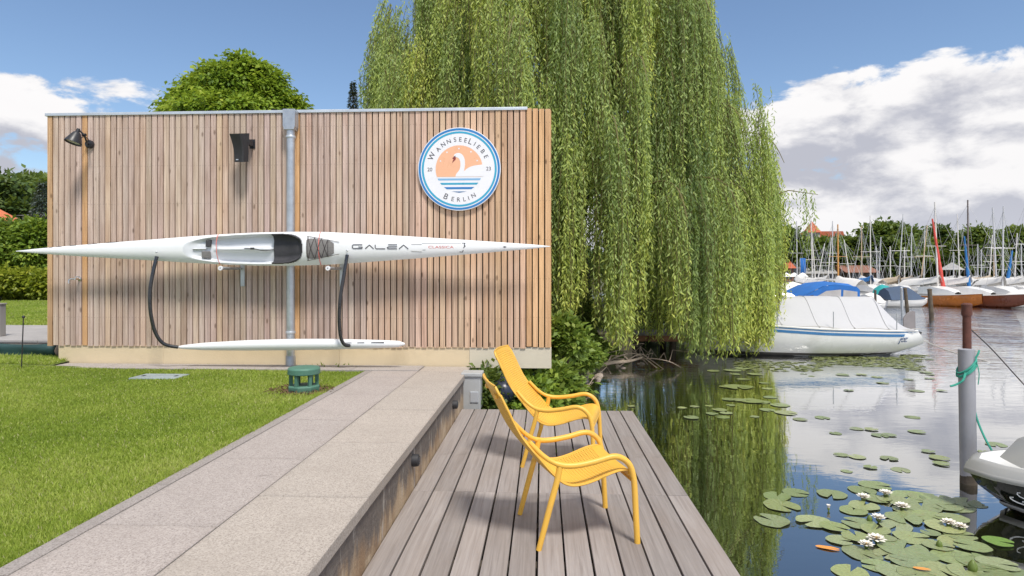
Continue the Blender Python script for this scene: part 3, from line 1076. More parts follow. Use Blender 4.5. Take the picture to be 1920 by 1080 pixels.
mb = MB().lathe([(0.0, 0.13), (0.07, 0.145), (0.083, 0.16)], 20, cap=False)
mb.v = [tuple(q @ Vector(p) + k_) for p in mb.v]
mb.build('reflector', M['lamp_inner'], t, smooth=60)

# loudspeaker
c = at(452, 277, YW - 0.20)
t = thing('loudspeaker', 'black outdoor loudspeaker tilted on a bracket on the timber wall', 'loudspeaker', (c.x, c.y, c.z))
rot = Matrix.Rotation(R(-26), 3, 'Z') @ Matrix.Rotation(R(12), 3, 'X') @ Matrix.Rotation(R(5), 3, 'Y')
P = []
for k in range(9):
    s_ = k / 8
    z = 0.165 - 0.33 * s_
    hw = 0.095 - 0.018 * s_
    yf = -0.075 + 0.035 * math.sin(math.pi * s_) * 0.6 + 0.010 * s_
    yb = 0.085 - 0.05 * s_
    row = [(-hw, yf + 0.012, z), (-hw + 0.012, yf, z), (hw - 0.012, yf, z), (hw, yf + 0.012, z), (hw * 0.72, yb, z), (-hw * 0.72, yb, z)]
    P.append([rot @ Vector(p) for p in row])
mb = MB().grid(P, closed=True)
mb.f.append(tuple(range(6)))
mb.f.append(tuple(48 + k for k in range(6))[::-1])
mb.build('cabinet', M['black_plastic'], t, smooth=30)
pl_ = [rot @ Vector(p) for p in ((-0.02, -0.073, -0.135), (0.02, -0.073, -0.135))]
MB().bar(pl_[0], pl_[1], 0.004, 0.012).build('badge', M['zinc_light'], t)
b0 = at(464, 266, YW - 0.13) - c
MB().bar(tuple(rot @ Vector((0.02, 0.05, 0.06))), tuple(b0), 0.035, 0.07).bar(tuple(b0), (b0.x + 0.0, YW - c.y - 0.012, b0.z), 0.045, 0.07).build('bracket', M['black'], t, bevel=0.004)
MB().box((b0.x, YW - c.y - 0.006, b0.z), (0.07, 0.01, 0.11)).build('back_plate', M['black'], t)

# outside tap
c = at(150, 523, YW)
t = thing('garden_tap', 'small chrome outside tap on the left of the timber wall', 'tap', (c.x, YW, c.z))
MB().lathe([(0.022, 0), (0.022, 0.01), (0.013, 0.014), (0.013, 0.09)], 14, axis='y').build('tap_body', M['chrome'], t, smooth=40)
MB().tube(catmull([(0, -0.07, 0), (-0.03, -0.10, 0.0), (-0.05, -0.115, -0.015), (-0.05, -0.118, -0.055)], 5), 0.010, 10).build('spout', M['chrome'], t, smooth=50)
MB().bar((0.0, -0.07, 0.028), (0.07, -0.10, 0.03), 0.018, 0.008).tube([(0, -0.07, 0), (0, -0.07, 0.03)], 0.008, 8).build('handle', M['chrome'], t, bevel=0.002)


# ------------------------------------------------------------------ lettering helper
_chars = {}


def char_mesh(ch, size=1.0):
    """mesh of a string, cap height 1, centred on x, base line at 0"""
    if ch in _chars:
        return _chars[ch]
    cu = bpy.data.curves.new('txt', 'FONT')
    cu.body = ch
    cu.size = 1.0
    cu.extrude = 0.0
    o = bpy.data.objects.new('txt', cu)
    col.objects.link(o)
    bpy.context.view_layer.update()
    dg = bpy.context.evaluated_depsgraph_get()
    me = bpy.data.meshes.new_from_object(o.evaluated_get(dg))
    bpy.data.objects.remove(o)
    xs = [v.co.x for v in me.vertices]
    cx = (min(xs) + max(xs)) / 2
    for v in me.vertices:
        v.co.x = (v.co.x - cx) / 0.69
        v.co.y = v.co.y / 0.69
    _chars[ch] = me
    return me


# ------------------------------------------------------------------ round sign
RS = 78.4 / FPX * (YW - 0.04)
c = at(861, 317, YW - 0.04)
sg = thing('round_sign', 'round white and blue sign with a swan emblem on the timber wall', 'sign', (c.x, c.y, c.z))
ZS = RS / 427.0


def zs(x, y, off):
    return ((x - 550) * ZS, off, -(y - 525) * ZS)


MB().lathe([(RS - 0.004, -0.028), (RS, -0.024), (RS, 0.0), (RS - 0.003, 0.003)], 96, axis='y').build('board', M['sign_white'], sg, smooth=40)


def ring(r0, r1, m, off, name):
    mb = MB().grid([[(r * ZS * math.cos(a), -off, r * ZS * math.sin(a)) for a in np.linspace(0, 2 * math.pi, 97)] for r in (r0, r1)])
    mb.build(name, m, sg)


ring(397, 419, M['sign_blue'], 0.0042, 'blue_ring')
ring(366, 387, M['sign_teal'], 0.0042, 'teal_ring')


def flat(poly, m, off, name):
    mb = MB()
    mb.v = [zs(x, y, -off) for x, y in poly]
    mb.f = [tuple(range(len(poly)))]
    return mb.build(name, m, sg)


RC = 243
arc = [(550 + RC * math.cos(a), 525 - RC * math.sin(a)) for a in np.linspace(-0.335, math.pi + 0.335, 60)]
flat(arc, M['sign_peach'], 0.0046, 'peach_sky')
for (y0, y1, mk) in ((621, 641, 'sign_lblue'), (666, 686, 'sign_teal'), (710, 732, 'sign_blue'), (755, 768, 'sign_dblue')):
    def hwid(y):
        return math.sqrt(max(RC * RC - (y - 525) ** 2, 1))
    flat([(550 - hwid(y0), y0), (550 + hwid(y0), y0), (550 + hwid(y1), y1), (550 - hwid(y1), y1)], M[mk], 0.0046, 'wave_stripe')
swan = [(512, 603), (520, 575), (545, 545), (560, 510), (563, 460), (552, 425), (535, 407), (515, 402), (500, 396), (498, 380), (515, 366), (540, 360),
        (570, 368), (595, 395), (608, 435), (610, 480), (605, 520), (603, 545), (640, 515), (700, 492), (760, 485), (792, 483), (797, 520), (800, 560), (800, 603)]
mb = MB()
sc_ = catmull([(x, y, 0) for x, y in swan], 3)
flat([(p.x, p.y) for p in sc_], M['sign_white'], 0.0056, 'swan_figure')
flat([(516, 392), (508, 400), (517, 408), (512, 430), (495, 445), (478, 466), (484, 440), (494, 425), (484, 422), (480, 412), (494, 404), (503, 392)], M['beak'], 0.0064, 'beak')
flat([(518, 390), (500, 402), (492, 412), (486, 416), (492, 402), (505, 391)], M['sign_ink'], 0.0068, 'beak_knob')
for (x, y) in ((357, 442), (425, 352), (547, 315), (672, 350), (735, 440)):
    st = []
    for k in range(10):
        r_ = 11 if k % 2 == 0 else 6
        st.append((x + r_ * math.sin(k * math.pi / 5), y - r_ * math.cos(k * math.pi / 5)))
    flat(st, M['sign_white'], 0.0056, 'star')


def letters(seq, centre_rot, name):
    mb = MB()
    for (ch, x, y, hgt) in seq:
        me = char_mesh(ch)
        if centre_rot == 0:
            a = 0.0
        elif centre_rot == 1:
            a = math.atan2(525 - y, x - 550) - math.pi / 2
        else:
            a = math.atan2(525 - y, x - 550) + math.pi / 2
        for f in me.polygons:
            pass
        base = len(mb.v)
        for v in me.vertices:
            lx, ly = v.co.x * hgt, (v.co.y - 0.5) * hgt
            gx = x + lx * math.cos(a) - ly * math.sin(a)
            gy = y - (lx * math.sin(a) + ly * math.cos(a))
            mb.v.append(zs(gx, gy, -0.0050))
        for p in me.polygons:
            mb.f.append(tuple(base + i for i in p.vertices))
    mb.build(name, M['sign_ink'], sg)


letters([('W', 265, 390, 56), ('A', 333, 320, 44), ('N', 385, 272, 44), ('N', 443, 240, 44), ('S', 507, 222, 44), ('E', 563, 221, 44), ('E', 617, 230, 44),
         ('L', 668, 243, 58), ('I', 712, 268, 44), ('E', 750, 300, 44), ('B', 795, 345, 44), ('E', 828, 400, 44)], 1, 'lettering')
letters([('B', 415, 805, 58), ('E', 485, 832, 44), ('R', 545, 838, 44), ('L', 605, 834, 44), ('I', 648, 824, 44), ('N', 697, 797, 44)], -1, 'lettering')
letters([('20', 247, 527, 37), ('23', 852, 523, 37)], 0, 'lettering')
for (dx, dz) in ((-0.25, 0.25), (0.25, 0.25), (-0.25, -0.25), (0.25, -0.25)):
    MB().box((dx, 0.022, dz), (0.05, 0.036, 0.05)).build('spacer', M['steel'], sg)
# ------------------------------------------------------------------ outrigger canoe on the wall
YC = 7.19
TLc = at(30, 471, YC)
TRc = at(1032, 462, YC)
ca_root = thing('outrigger_canoe', 'long white outrigger canoe hung on its side across the timber wall', 'canoe', ((TLc.x + TRc.x) / 2, YC, TLc.z - 0.2))
ax = (TRc - TLc)
CL = ax.length
ax.normalize()
wd = Vector((-ax.z, 0, ax.x))              # up across the deck
od = Vector((0, -1, 0))                    # out of the deck
HX = [30, 70, 130, 210, 290, 360, 420, 490, 560, 620, 700, 780, 850, 910, 960, 1000, 1032]
HW = [0.6, 4.5, 9.2, 14.8, 20.0, 24.8, 28.6, 31.5, 32.2, 31.2, 26.4, 21.0, 15.8, 11.2, 7.2, 4.0, 0.6]


def hwp(u):
    return interp(u, HX, HW)


def canoe_pt(u, yf, off=0.0, raw=False):
    t_ = (u - 30) / 1002.0
    hw = hwp(u) * YC / FPX * 1.005
    c = TLc + ax * (CL * t_)
    y = max(-1.0, min(1.0, yf))
    o_ = hw * 0.36 * (1 - abs(y) ** 2.4)
    if not raw:
        o_ += cav(u, y)
    return c + wd * (hw * y) + od * (o_ + off)


def cq(u, y):
    """cockpit outline, 1 on the rim"""
    if u < 470:
        a = (470 - u) / 117.0
    elif u > 535:
        a = (u - 535) / 47.0
    else:
        a = 0.0
    return (abs(a) ** 2.6 + abs(y / 0.90) ** 3.2) ** (1 / 2.8)


def sst(x, a, b):
    t_ = min(max((x - a) / (b - a), 0), 1)
    return t_ * t_ * (3 - 2 * t_)


def cav(u, y):
    if u < 345 or u > 590:
        return 0.0
    q_ = cq(u, y)
    dpt = 0.095 * sst(u, 350, 440) + 0.0
    d = -(dpt + 0.02) * (1 - sst(q_, 0.80, 1.0))
    if 405 < u < 525:
        d += 0.060 * math.exp(-(y / 0.13) ** 4) * sst(u, 405, 430) * (1 - sst(u, 505, 525)) * (1 - sst(q_, 0.7, 0.9))
    return d


us = list(np.linspace(30, 345, 36)) + list(np.linspace(347, 588, 122)) + list(np.linspace(592, 1032, 46))
yv = list(np.sin(np.linspace(-math.pi / 2, math.pi / 2, 57)))
dk, cp, st_ = MB(), MB(), MB()
for i in range(len(us) - 1):
    for j in range(len(yv) - 1):
        um, ym = (us[i] + us[i + 1]) / 2, (yv[j] + yv[j + 1]) / 2
        inside = 347 < um < 588 and cq(um, ym) < 0.965
        tgt = cp if inside else dk
        b0 = len(tgt.v)
        for (a, b_) in ((i, j), (i + 1, j), (i + 1, j + 1), (i, j + 1)):
            tgt.v.append(tuple(canoe_pt(us[a], yv[b_])))
        tgt.f.append((b0, b0 + 1, b0 + 2, b0 + 3))
        if um > 522 and um < 588 and cq(um, ym) < 0.99:
            b0 = len(st_.v)
            for (a, b_) in ((i, j), (i + 1, j), (i + 1, j + 1), (i, j + 1)):
                uu, yy = us[a], yv[b_]
                lift = 0.012 + 0.05 * sst(abs(yy), 0.35, 0.85) * sst(cq(uu, yy), 0.3, 0.8) + 0.045 * sst(uu, 545, 575) * (1 - sst(cq(uu, yy), .75, 1.0))
                st_.v.append(tuple(canoe_pt(uu, yy, lift * (1 - sst(cq(uu, yy), .9, 1.0)) + 0.006)))
            st_.f.append((b0, b0 + 1, b0 + 2, b0 + 3))


def weld(mb):
    me = bpy.data.meshes.new('w')
    me.from_pydata(mb.v, [], mb.f)
    bm = bmesh.new()
    bm.from_mesh(me)
    bmesh.ops.remove_doubles(bm, verts=bm.verts, dist=1e-5)
    bm.to_mesh(me)
    bm.free()
    m2 = MB()
    m2.v = [tuple(v.co) for v in me.vertices]
    m2.f = [tuple(p.vertices) for p in me.polygons]
    return m2


weld(dk).build('canoe_deck', M['gel'], ca_root, world=True, smooth=50)
weld(cp).build('cockpit', M['gel_in'], ca_root, world=True, smooth=60)
weld(st_).build('seat', M['seat_foam'], ca_root, world=True, smooth=50)
P = []
for u in us[::3] + [us[-1]]:
    hw = hwp(u) * YC / FPX * 1.005
    c = TLc + ax * (CL * (u - 30) / 1002.0)
    row = []
    for k in range(17):
        a = math.pi * k / 16
        row.append(c + wd * (hw * math.cos(a)) - od * (hw * 0.72 * math.sin(a) ** 0.8))
    P.append(row)
MB().grid(P).build('canoe_hull', M['gel'], ca_root, world=True, smooth=60)


def cuv(u, v, off):
    vc = 471 - 9 * (u - 30) / 1002.0
    return canoe_pt(u, (vc - v) / max(hwp(u), 1), off)


def strokes(lines, r, m, name, org=(640, 430), sc=4.8, off=0.002):
    mb = MB()
    for ln in lines:
        pts = []
        for (a, b_) in zip(ln[:-1], ln[1:]):
            for k in range(4):
                pts.append((a[0] + (b_[0] - a[0]) * k / 4, a[1] + (b_[1] - a[1]) * k / 4))
        pts.append(ln[-1])
        mb.tube([tuple(cuv(org[0] + x / sc, org[1] + y / sc, off)) for x, y in pts], r, 5)
    mb.build(name, m, ca_root, world=True)


strokes([[(248, 140), (170, 140), (161, 150), (161, 165), (172, 174), (248, 174), (248, 160), (215, 160)], [(275, 176), (312, 142), (348, 176)],
         [(362, 140), (362, 168), (372, 176), (450, 176)], [(552, 140), (475, 140)], [(552, 158), (480, 158), (466, 166), (475, 176), (552, 176)],
         [(570, 178), (610, 142), (650, 178)]], 0.0052, M['print_dark'], 'lettering')
strokes([[(675, 137), (768, 137)], [(675, 197), (768, 203)], [(775, 186), (800, 186)], [(768, 126), (830, 125), (1110, 124)]], 0.002, M['mesh_grey'], 'trim_line')
strokes([[(1118, 124), (1145, 124), (1136, 142), (1146, 150), (1130, 166)], [(1095, 203), (1120, 205), (1128, 188)], [(1475, 158), (1500, 158)], [(1486, 152), (1488, 164)]], 0.0045, M['print_dark'], 'deck_mark')
mb = MB()
me = char_mesh('CLASSICA')
wx = max(v.co.x for v in me.vertices)
for v in me.vertices:
    mb.v.append(tuple(cuv(640 + (935 + v.co.x / wx * 110) / 4.8, 430 + (172 - v.co.y * 22) / 4.8, 0.0015)))
mb.f = [tuple(p.vertices) for p in me.polygons]
mb.build('lettering', M['print_red'], ca_root, world=True)
# hull graphics peeping over the upper edge near the bow
strokes([[(0, 0), (6, -1)], [(14, -1), (24, -3)], [(40, -6), (52, -8)], [(75, -10), (92, -13)], [(110, -15), (135, -18)]], 0.004, M['print_dark'], 'hull_mark', (95, 464), 1.0, 0.0)

# storage net behind the seat
mb = MB()
rows = []
for u in np.linspace(589, 640, 14):
    k = (u - 589) / 51
    e_ = 0.66 - 0.20 * k
    if k < 0.12:
        e_ *= 0.8 + 1.6 * k
    if k > 0.85:
        e_ *= 1 - (k - 0.85) * 2.2
    rows.append([tuple(canoe_pt(u, y, 0.004)) for y in np.linspace(-e_ * 1.0, e_ * 0.95, 13)])
mb.grid(rows).build('storage_net', M['mesh_grey'], ca_root, world=True, smooth=60)
mb = MB()
for (u0, y0, u1, y1) in ((591, .72, 591, -.72), (591, .72, 604, -.65), (604, .66, 591, -.72), (604, .66, 617, -.62), (617, .6, 604, -.65), (617, .6, 629, -.55), (629, .55, 617, -.6), (629, .55, 629, -.55), (589, .74, 650, .38), (589, -.74, 650, -.38)):
    mb.tube([tuple(canoe_pt(u0 + (u1 - u0) * k / 6, y0 + (y1 - y0) * k / 6, 0.009)) for k in range(7)], 0.0028, 5)
mb.build('bungee_cord', M['cord'], ca_root, world=True)
# pedals and steering rail
for (u, y0, y1, m) in ((401.5, 0.18, 0.66, 'black_plastic'), (397.5, -0.62, -0.12, 'mesh_grey')):
    w_ = 4.2 if u > 400 else 7.0
    mb = MB()
    fr = [(u - w_, y0), (u + w_, y0), (u + w_, y1), (u - w_, y1)]
    lo = [canoe_pt(p[0], p[1], 0.010) for p in fr]
    hi = [p + od * 0.03 for p in lo]
    mb.v = [tuple(p) for p in lo + hi]
    mb.f = [(0, 1, 2, 3), (4, 5, 6, 7), (0, 1, 5, 4), (1, 2, 6, 5), (2, 3, 7, 6), (3, 0, 4, 7)]
    mb.build('foot_pedal', M[m], ca_root, world=True, bevel=0.008)
MB().tube([tuple(canoe_pt(u, 0.03 - (u - 375) * 0.0, 0.012)) for u in (374, 382, 390, 398)], 0.010, 6).build('steering_rail', M['steel'], ca_root, world=True)
MB().tube([tuple(canoe_pt(u, y, 0.004)) for u, y in ((470, .05), (485, .03), (492, 0.0), (500, -.08), (510, -.10), (522, -.02))], 0.004, 5).build('steering_cord', M['cord'], ca_root, world=True)
MB().bar(canoe_pt(482, 0.03, 0.01), canoe_pt(489, 0.03, 0.01), 0.012, 0.02).build('cleat', M['black_plastic'], ca_root, world=True)
# tie straps round the canoe
for (u, lean) in ((421.5, 3.0), (612, 0.5)):
    mb = MB()
    pts = [tuple(canoe_pt(u + lean * (-y) * 0.5, y, 0.006, raw=True)) for y in np.linspace(1.0, -1.0, 25)]
    mb.tube(pts, 0.0042, 6)
    mb.build('tie_strap', M['strap_red'], ca_root, world=True)

# float (ama) and its two curved arms
A0, A1 = at(333, 651, YC + 0.02), at(759, 645, YC + 0.02)
av = A1 - A0
AL = av.length
av.normalize()
pts, rr = [], []
for k in range(41):
    s_ = k / 40
    pts.append(A0 + av * (AL * s_) + Vector((0, 0, 0.012 * math.sin(math.pi * s_))))
    rr.append(max(0.003, interp(s_, [0, .03, .12, .3, .5, .68, .85, .955, .985, 1.0], [.012, .026, .046, .062, .068, .064, .052, .042, .034, .012])))
ama = MB().tube([tuple(p) for p in pts], rr, 18).build('float', M['gel'], ca_root, world=True, smooth=60)
al = MB()
for (a, b_) in ((0.735, 0.775), (0.80, 0.83), (0.86, 0.915)):
    al.tube([tuple(A0 + av * (AL * s_) + Vector((0, -interp(s_, [.7, .9], [.0575, .048]), 0.016 + 0.012 * 1))) for s_ in np.linspace(a, b_, 4)], 0.0045, 5)
al.build('lettering', M['print_dark'], ca_root, world=True)
for (lst, nm) in (([(294, 481, 7.10), (286, 515, 7.05), (281, 550, 7.03), (283, 590, 7.04), (292, 625, 7.08), (308, 645, 7.13), (334, 651, 7.20)], 'a'),
                  ([(651, 478, 7.10), (645, 515, 7.05), (638, 560, 7.03), (636, 600, 7.04), (639, 632, 7.08), (646, 646, 7.12), (656, 648, 7.16)], 'b')):
    cpts = catmull([tuple(at(*p)) for p in lst], 6)
    MB().tube([tuple(p) for p in cpts], 0.0205, 12).build('outrigger_arm', M['carbon'], ca_root, world=True, smooth=60)
    p = at(lst[0][0], lst[0][1] - 8, 7.115)
    MB().lathe([(0.010, 0), (0.010, 0.012), (0.004, 0.016)], 10, tuple(p), 'y').build('arm_pin', M['steel'], ca_root, world=True)

# rack brackets on the wall that carry the canoe
for (u, ub, lab) in ((418, 455, 'steel canoe rack arm under the cockpit, left of the downpipe'), (618, 641, 'steel canoe rack arm under the storage net, right of the downpipe')):
    p = at(u, 503, YC - 0.12)
    pb = at(ub, 500, YW - 0.012)
    t = thing('canoe_rack', lab, 'rack', (pb.x, YW - 0.01, pb.z - 0.1), group='canoe rack arms')
    MB().box((pb.x, YW - 0.012, pb.z - 0.03), (0.052, 0.012, 0.42)).build('back_plate', M['zinc'], t, world=True, bevel=0.002)
    MB().tube([(p.x, YW - 0.02, p.z), (p.x, p.y - 0.05, p.z)], 0.017, 12).bar((p.x, YW - 0.03, p.z), (pb.x, YW - 0.03, p.z), 0.03, 0.02).build('support_arm', M['steel'], t, world=True, smooth=40)
    MB().lathe([(0.026, 0.0), (0.026, 0.02), (0.009, 0.021), (0.009, 0.005)], 16, (p.x, p.y - 0.045, p.z), 'y', cap=False).build('end_cap', M['sign_white'], t, world=True, smooth=40)

# ------------------------------------------------------------------ yellow lounge chairs
SH = [(-0.225, 0.87), (-0.165, 0.745), (-0.09, 0.60), (0.01, 0.475), (0.105, 0.370), (0.16, 0.335), (0.22, 0.328), (0.30, 0.345), (0.41, 0.384), (0.475, 0.396), (0.512, 0.385), (0.527, 0.355), (0.530, 0.325)]


def make_chair(label, loc, rz):
    t = thing('lounge_chair', label, 'chair', loc, rz, 'yellow lounge chairs on the deck')
    prof = catmull([(s, 0, h) for s, h in SH], 10)
    # arc length resample
    ac = [0.0]
    for a, b_ in zip(prof[:-1], prof[1:]):
        ac.append(ac[-1] + (b_ - a).length)
    tot = ac[-1]
    nr, nc = 66, 25
    S = np.interp(np.linspace(0, tot, nr + 1), ac, [p.x for p in prof])
    H = np.interp(np.linspace(0, tot, nr + 1), ac, [p.z for p in prof])

    def sp(i, j):
        fi, fj = i, j
        k = fi / nr
        i0 = min(int(fi), nr - 1)
        w = fi - i0
        s = S[i0] * (1 - w) + S[i0 + 1] * w
        h = H[i0] * (1 - w) + H[i0 + 1] * w
        y = (fj / nc - 0.5) * 2
        hw = interp(k, [0, .03, .12, .3, .5, .7, .95, 1.0], [.212, .232, .238, .241, .245, .247, .247, .242])
        # gentle dish across the shell
        dish = 0.030 * (1 - y * y) * (1 - sst(k, 0.86, 1.0))
        bx = -0.75 if k < 0.45 else -0.75 * (1 - sst(k, 0.45, 0.6))
        bz = -0.3 - 0.7 * sst(k, 0.4, 0.6)
        return (s + dish * bx * 0.9, y * hw, h + dish * bz * 0.7 - (0.010 * y * y if k < 0.04 else 0))
    mb = MB()
    for i in range(nr):
        for j in range(nc):
            solid = i < 2 or i > nr - 9 or j < 1 or j > nc - 2
            if i < 7 and 9 <= j <= 15 and False:
                solid = True
            b0 = len(mb.v)
            co = [(i, j), (i + 1, j), (i + 1, j + 1), (i, j + 1)]
            for c_ in co:
                mb.v.append(sp(*c_))
            if solid:
                mb.f.append((b0, b0 + 1, b0 + 2, b0 + 3))
            else:
                e = 0.21
                sh = 0.0
                for c_ in ((i + e, j + e), (i + 1 - e, j + e), (i + 1 - e, j + 1 - e), (i + e, j + 1 - e)):
                    mb.v.append(sp(*c_))
                for k in range(4):
                    k2 = (k + 1) % 4
                    mb.f.append((b0 + k, b0 + k2, b0 + 4 + k2, b0 + 4 + k))
    mb = weld(mb)
    o = mb.build('shell', M['yellow'], t, smooth=50)
    md = o.modifiers.new('thick', 'SOLIDIFY')
    md.thickness = 0.007
    md.offset = 0
    # rolled rim
    rim = [sp(0, j) for j in np.linspace(0, nc, 14)] + [sp(i, nc) for i in np.linspace(1, nr, 60)] + [sp(nr, j) for j in np.linspace(nc - 1, 0, 14)] + [sp(i, 0) for i in np.linspace(nr - 1, 0.4, 60)]
    rim.append(rim[0])
    MB().tube(rim, 0.0075, 6, caps=False).build('rim', M['yellow'], t, smooth=60)
    for sgn in (-1, 1):
        yo = 0.252 * sgn
        ye = 0.262 * sgn
        arm = catmull([(-0.045, 0.226 * sgn, 0.565), (0.03, 0.238 * sgn, 0.49), (0.105, yo, 0.447), (0.19, ye, 0.438), (0.30, ye, 0.452), (0.40, ye, 0.474), (0.455, ye, 0.464),
                       (0.50, ye, 0.425), (0.522, ye, 0.36), (0.530, ye, 0.28), (0.537, ye, 0.14), (0.545, ye, 0.0)], 6)
        n_ = len(arm)
        rr = [0.0135 if k < 12 else 0.0165 for k in range(n_)]
        MB().tube([tuple(p) for p in arm], rr, 12, flat=1.0).build('arm_and_front_leg', M['yellow'], t, smooth=60)
        leg = catmull([(0.118, yo, 0.452), (0.10, yo, 0.36), (0.06, yo, 0.22), (0.0, yo, 0.0)], 5)
        MB().tube([tuple(p) for p in leg], [0.0165] * (len(leg) - 4) + [0.016, 0.0155, 0.015, 0.015], 12).build('rear_leg', M['yellow'], t, smooth=60)
        MB().tube([(0.105, yo, 0.372), (0.105, 0.225 * sgn, 0.368)], 0.013, 8).tube([(0.515, ye, 0.372), (0.51, 0.235 * sgn, 0.372)], 0.013, 8).build('seat_mount', M['yellow'], t, smooth=50)
    # stop lugs on the back of the shell
    MB().box((-0.215, -0.16, 0.80), (0.016, 0.05, 0.02)).box((-0.215, 0.16, 0.80), (0.016, 0.05, 0.02)).build('stacking_lug', M['yellow'], t, bevel=0.004)
    return t


def chair_at(label, rear_near, rz):
    """rear_near: ground point of the rear foot nearest the camera"""
    m = Matrix.Rotation(rz, 3, 'Z')
    off = m @ Vector((0.0, -0.252, 0))
    return make_chair(label, (rear_near.x - off.x, rear_near.y - off.y, DECK), rz)


chair_at('yellow perforated lounge chair nearest the camera, front of the two on the deck', onz(1010, 1032, DECK), R(13.5))
chair_at('yellow perforated lounge chair farther back, turned slightly towards the camera', onz(979, 876, DECK), R(-10.5))

# ------------------------------------------------------------------ small things on and beside the lawn
c = onz(570, 733, WALK - 0.012)
GX, GY = c.x, c.y
t = thing('garden_vent', 'dark green plastic ground vent with open legs standing in the lawn', 'vent', (c.x, c.y, 0.735))
rr_ = 0.148
MB().lathe([(rr_, 0.0), (rr_ + 0.004, 0.01), (rr_ + 0.004, 0.055), (rr_ - 0.006, 0.062), (0.03, 0.066)], 8).build('base', M['green_plastic'], t, smooth=25, bevel=0.004)
MB().lathe([(rr_ - 0.008, 0.165), (rr_ + 0.003, 0.17), (rr_ + 0.003, 0.218), (rr_ - 0.01, 0.232), (0.05, 0.238)], 24).build('cap', M['green_plastic'], t, smooth=30, bevel=0.003)
for k in range(6):
    a = k * math.pi / 3 + 0.3
    MB().box((0.118 * math.cos(a), 0.118 * math.sin(a), 0.113), (0.035, 0.028, 0.115), Matrix.Rotation(a, 3, 'Z')).build('leg', M['green_plastic'], t, bevel=0.003)
mb = MB()
mb.v = [(0, 0, 0.05)] + [((0.02 + 0.18) * math.cos(a) * random.uniform(.9, 1.35), 0.2 * math.sin(a) * random.uniform(.8, 1.2), 0.0) for a in np.linspace(0, 2 * math.pi, 25)[:-1]]
mb.f = [(0, 1 + k, 1 + (k + 1) % 24) for k in range(24)]
o = mb.build('mulch', M['mulch'])
o.location = (c.x - 0.05, c.y, 0.728)
tag(o, 'ring of brown bark and dry leaves round the green vent', 'mulch', kind='stuff')
n = 420
ang = RNG.uniform(0, 2 * math.pi, n)
rad = 0.15 + 0.13 * RNG.random(n)
C = np.stack([c.x - 0.03 + rad * np.cos(ang) * 1.15, c.y + rad * np.sin(ang), np.full(n, 0.745) + RNG.random(n) * 0.015], 1)
V, F4 = leaf_quads(C, RNG.normal(0, 1, (n, 3)) * np.array([1, 1, .3]), np.tile([0, 0, 1.0], (n, 1)) + RNG.normal(0, .4, (n, 3)), RNG.uniform(.02, .05, n), RNG.uniform(.008, .02, n))
o = bpy.data.objects.new('dry_leaves', np_mesh('dry_leaves', V, F4, M['mulch']))
col.objects.link(o)
tag(o, 'scatter of dry brown leaves at the foot of the green vent', 'leaves', kind='stuff')

c = onz(300, 707, 0.745)
t = thing('ground_plate', 'flat blue grey square cover plate lying in the lawn', 'cover plate', (c.x, c.y, 0.735))
MB().box((0, 0, 0.008), (0.50, 0.30, 0.03)).build('plate', M['plate'], t, bevel=0.006)
MB().box((-0.18, 0, 0.0245), (0.03, 0.05, 0.003)).box((0.18, 0, 0.0245), (0.03, 0.05, 0.003)).build('lifting_slot', M['backing'], t)

c = onz(40, 690, 0.775)
t = thing('garden_rod', 'thin black rod with a knob stuck in the lawn by the dark green band', 'rod', (c.x, c.y, c.z))
top = at(44, 594, c.y)
MB().tube([(0, 0, -0.05), (top.x - c.x, 0, top.z - c.z)], 0.006, 6).build('rod', M['black'], t, smooth=50)
MB().lathe([(0.004, -0.016), (0.015, -0.012), (0.017, 0.0), (0.012, 0.012), (0.003, 0.016)], 12, (top.x - c.x, 0, top.z - c.z)).build('knob', M['black'], t, smooth=60)

# terrace with the dark green band at its foot
xr = at(108, 660, 7.72).x
te = struct(thing('terrace', None, None, (-8.5, 8.9, 0.9)))
for k in range(12):
    x1 = -5.93 - k * 0.6
    MB().box((x1 - 0.3, 8.97, 0.985), (0.594, 2.36, 0.03)).build('plank', M['terrace'], te, world=True, bevel=0.003)
MB().box((-9.5, 8.97, 0.86), (7.1, 2.34, 0.21)).build('terrace_body', M['stone'], te, world=True)
zt_, zb_ = at(60, 645, 7.72).z, at(60, 674, 7.72).z
rows = []
for k in range(7):
    z = zb_ - 0.05 + (zt_ - zb_ + 0.05) * k / 6
    rows.append([(x, 7.70 + 0.018 * math.sin(x * 7 + k) + 0.02 * math.sin(k * 1.3 + x * 2.1), z + 0.006 * math.sin(x * 5)) for x in np.linspace(-14, xr, 60)])
o = MB().grid(rows).build('fabric_band', M['green_band'], smooth=60)
md = o.modifiers.new('thick', 'SOLIDIFY')
md.thickness = 0.012
tag(o, 'dark green sheet strip along the front of the grey terrace', 'sheet')
c = at(3, 635, 8.3)
t = thing('terrace_post', 'short square grey post on the terrace at the left edge', 'post', (c.x, 8.3, 1.0))
MB().box((-0.03, 0, 0.22), (0.10, 0.10, 0.44)).build('post', M['terrace'], t, bevel=0.006)
MB().box((-0.03, 0, 0.448), (0.12, 0.12, 0.016)).build('cap', M['terrace'], t, bevel=0.004)

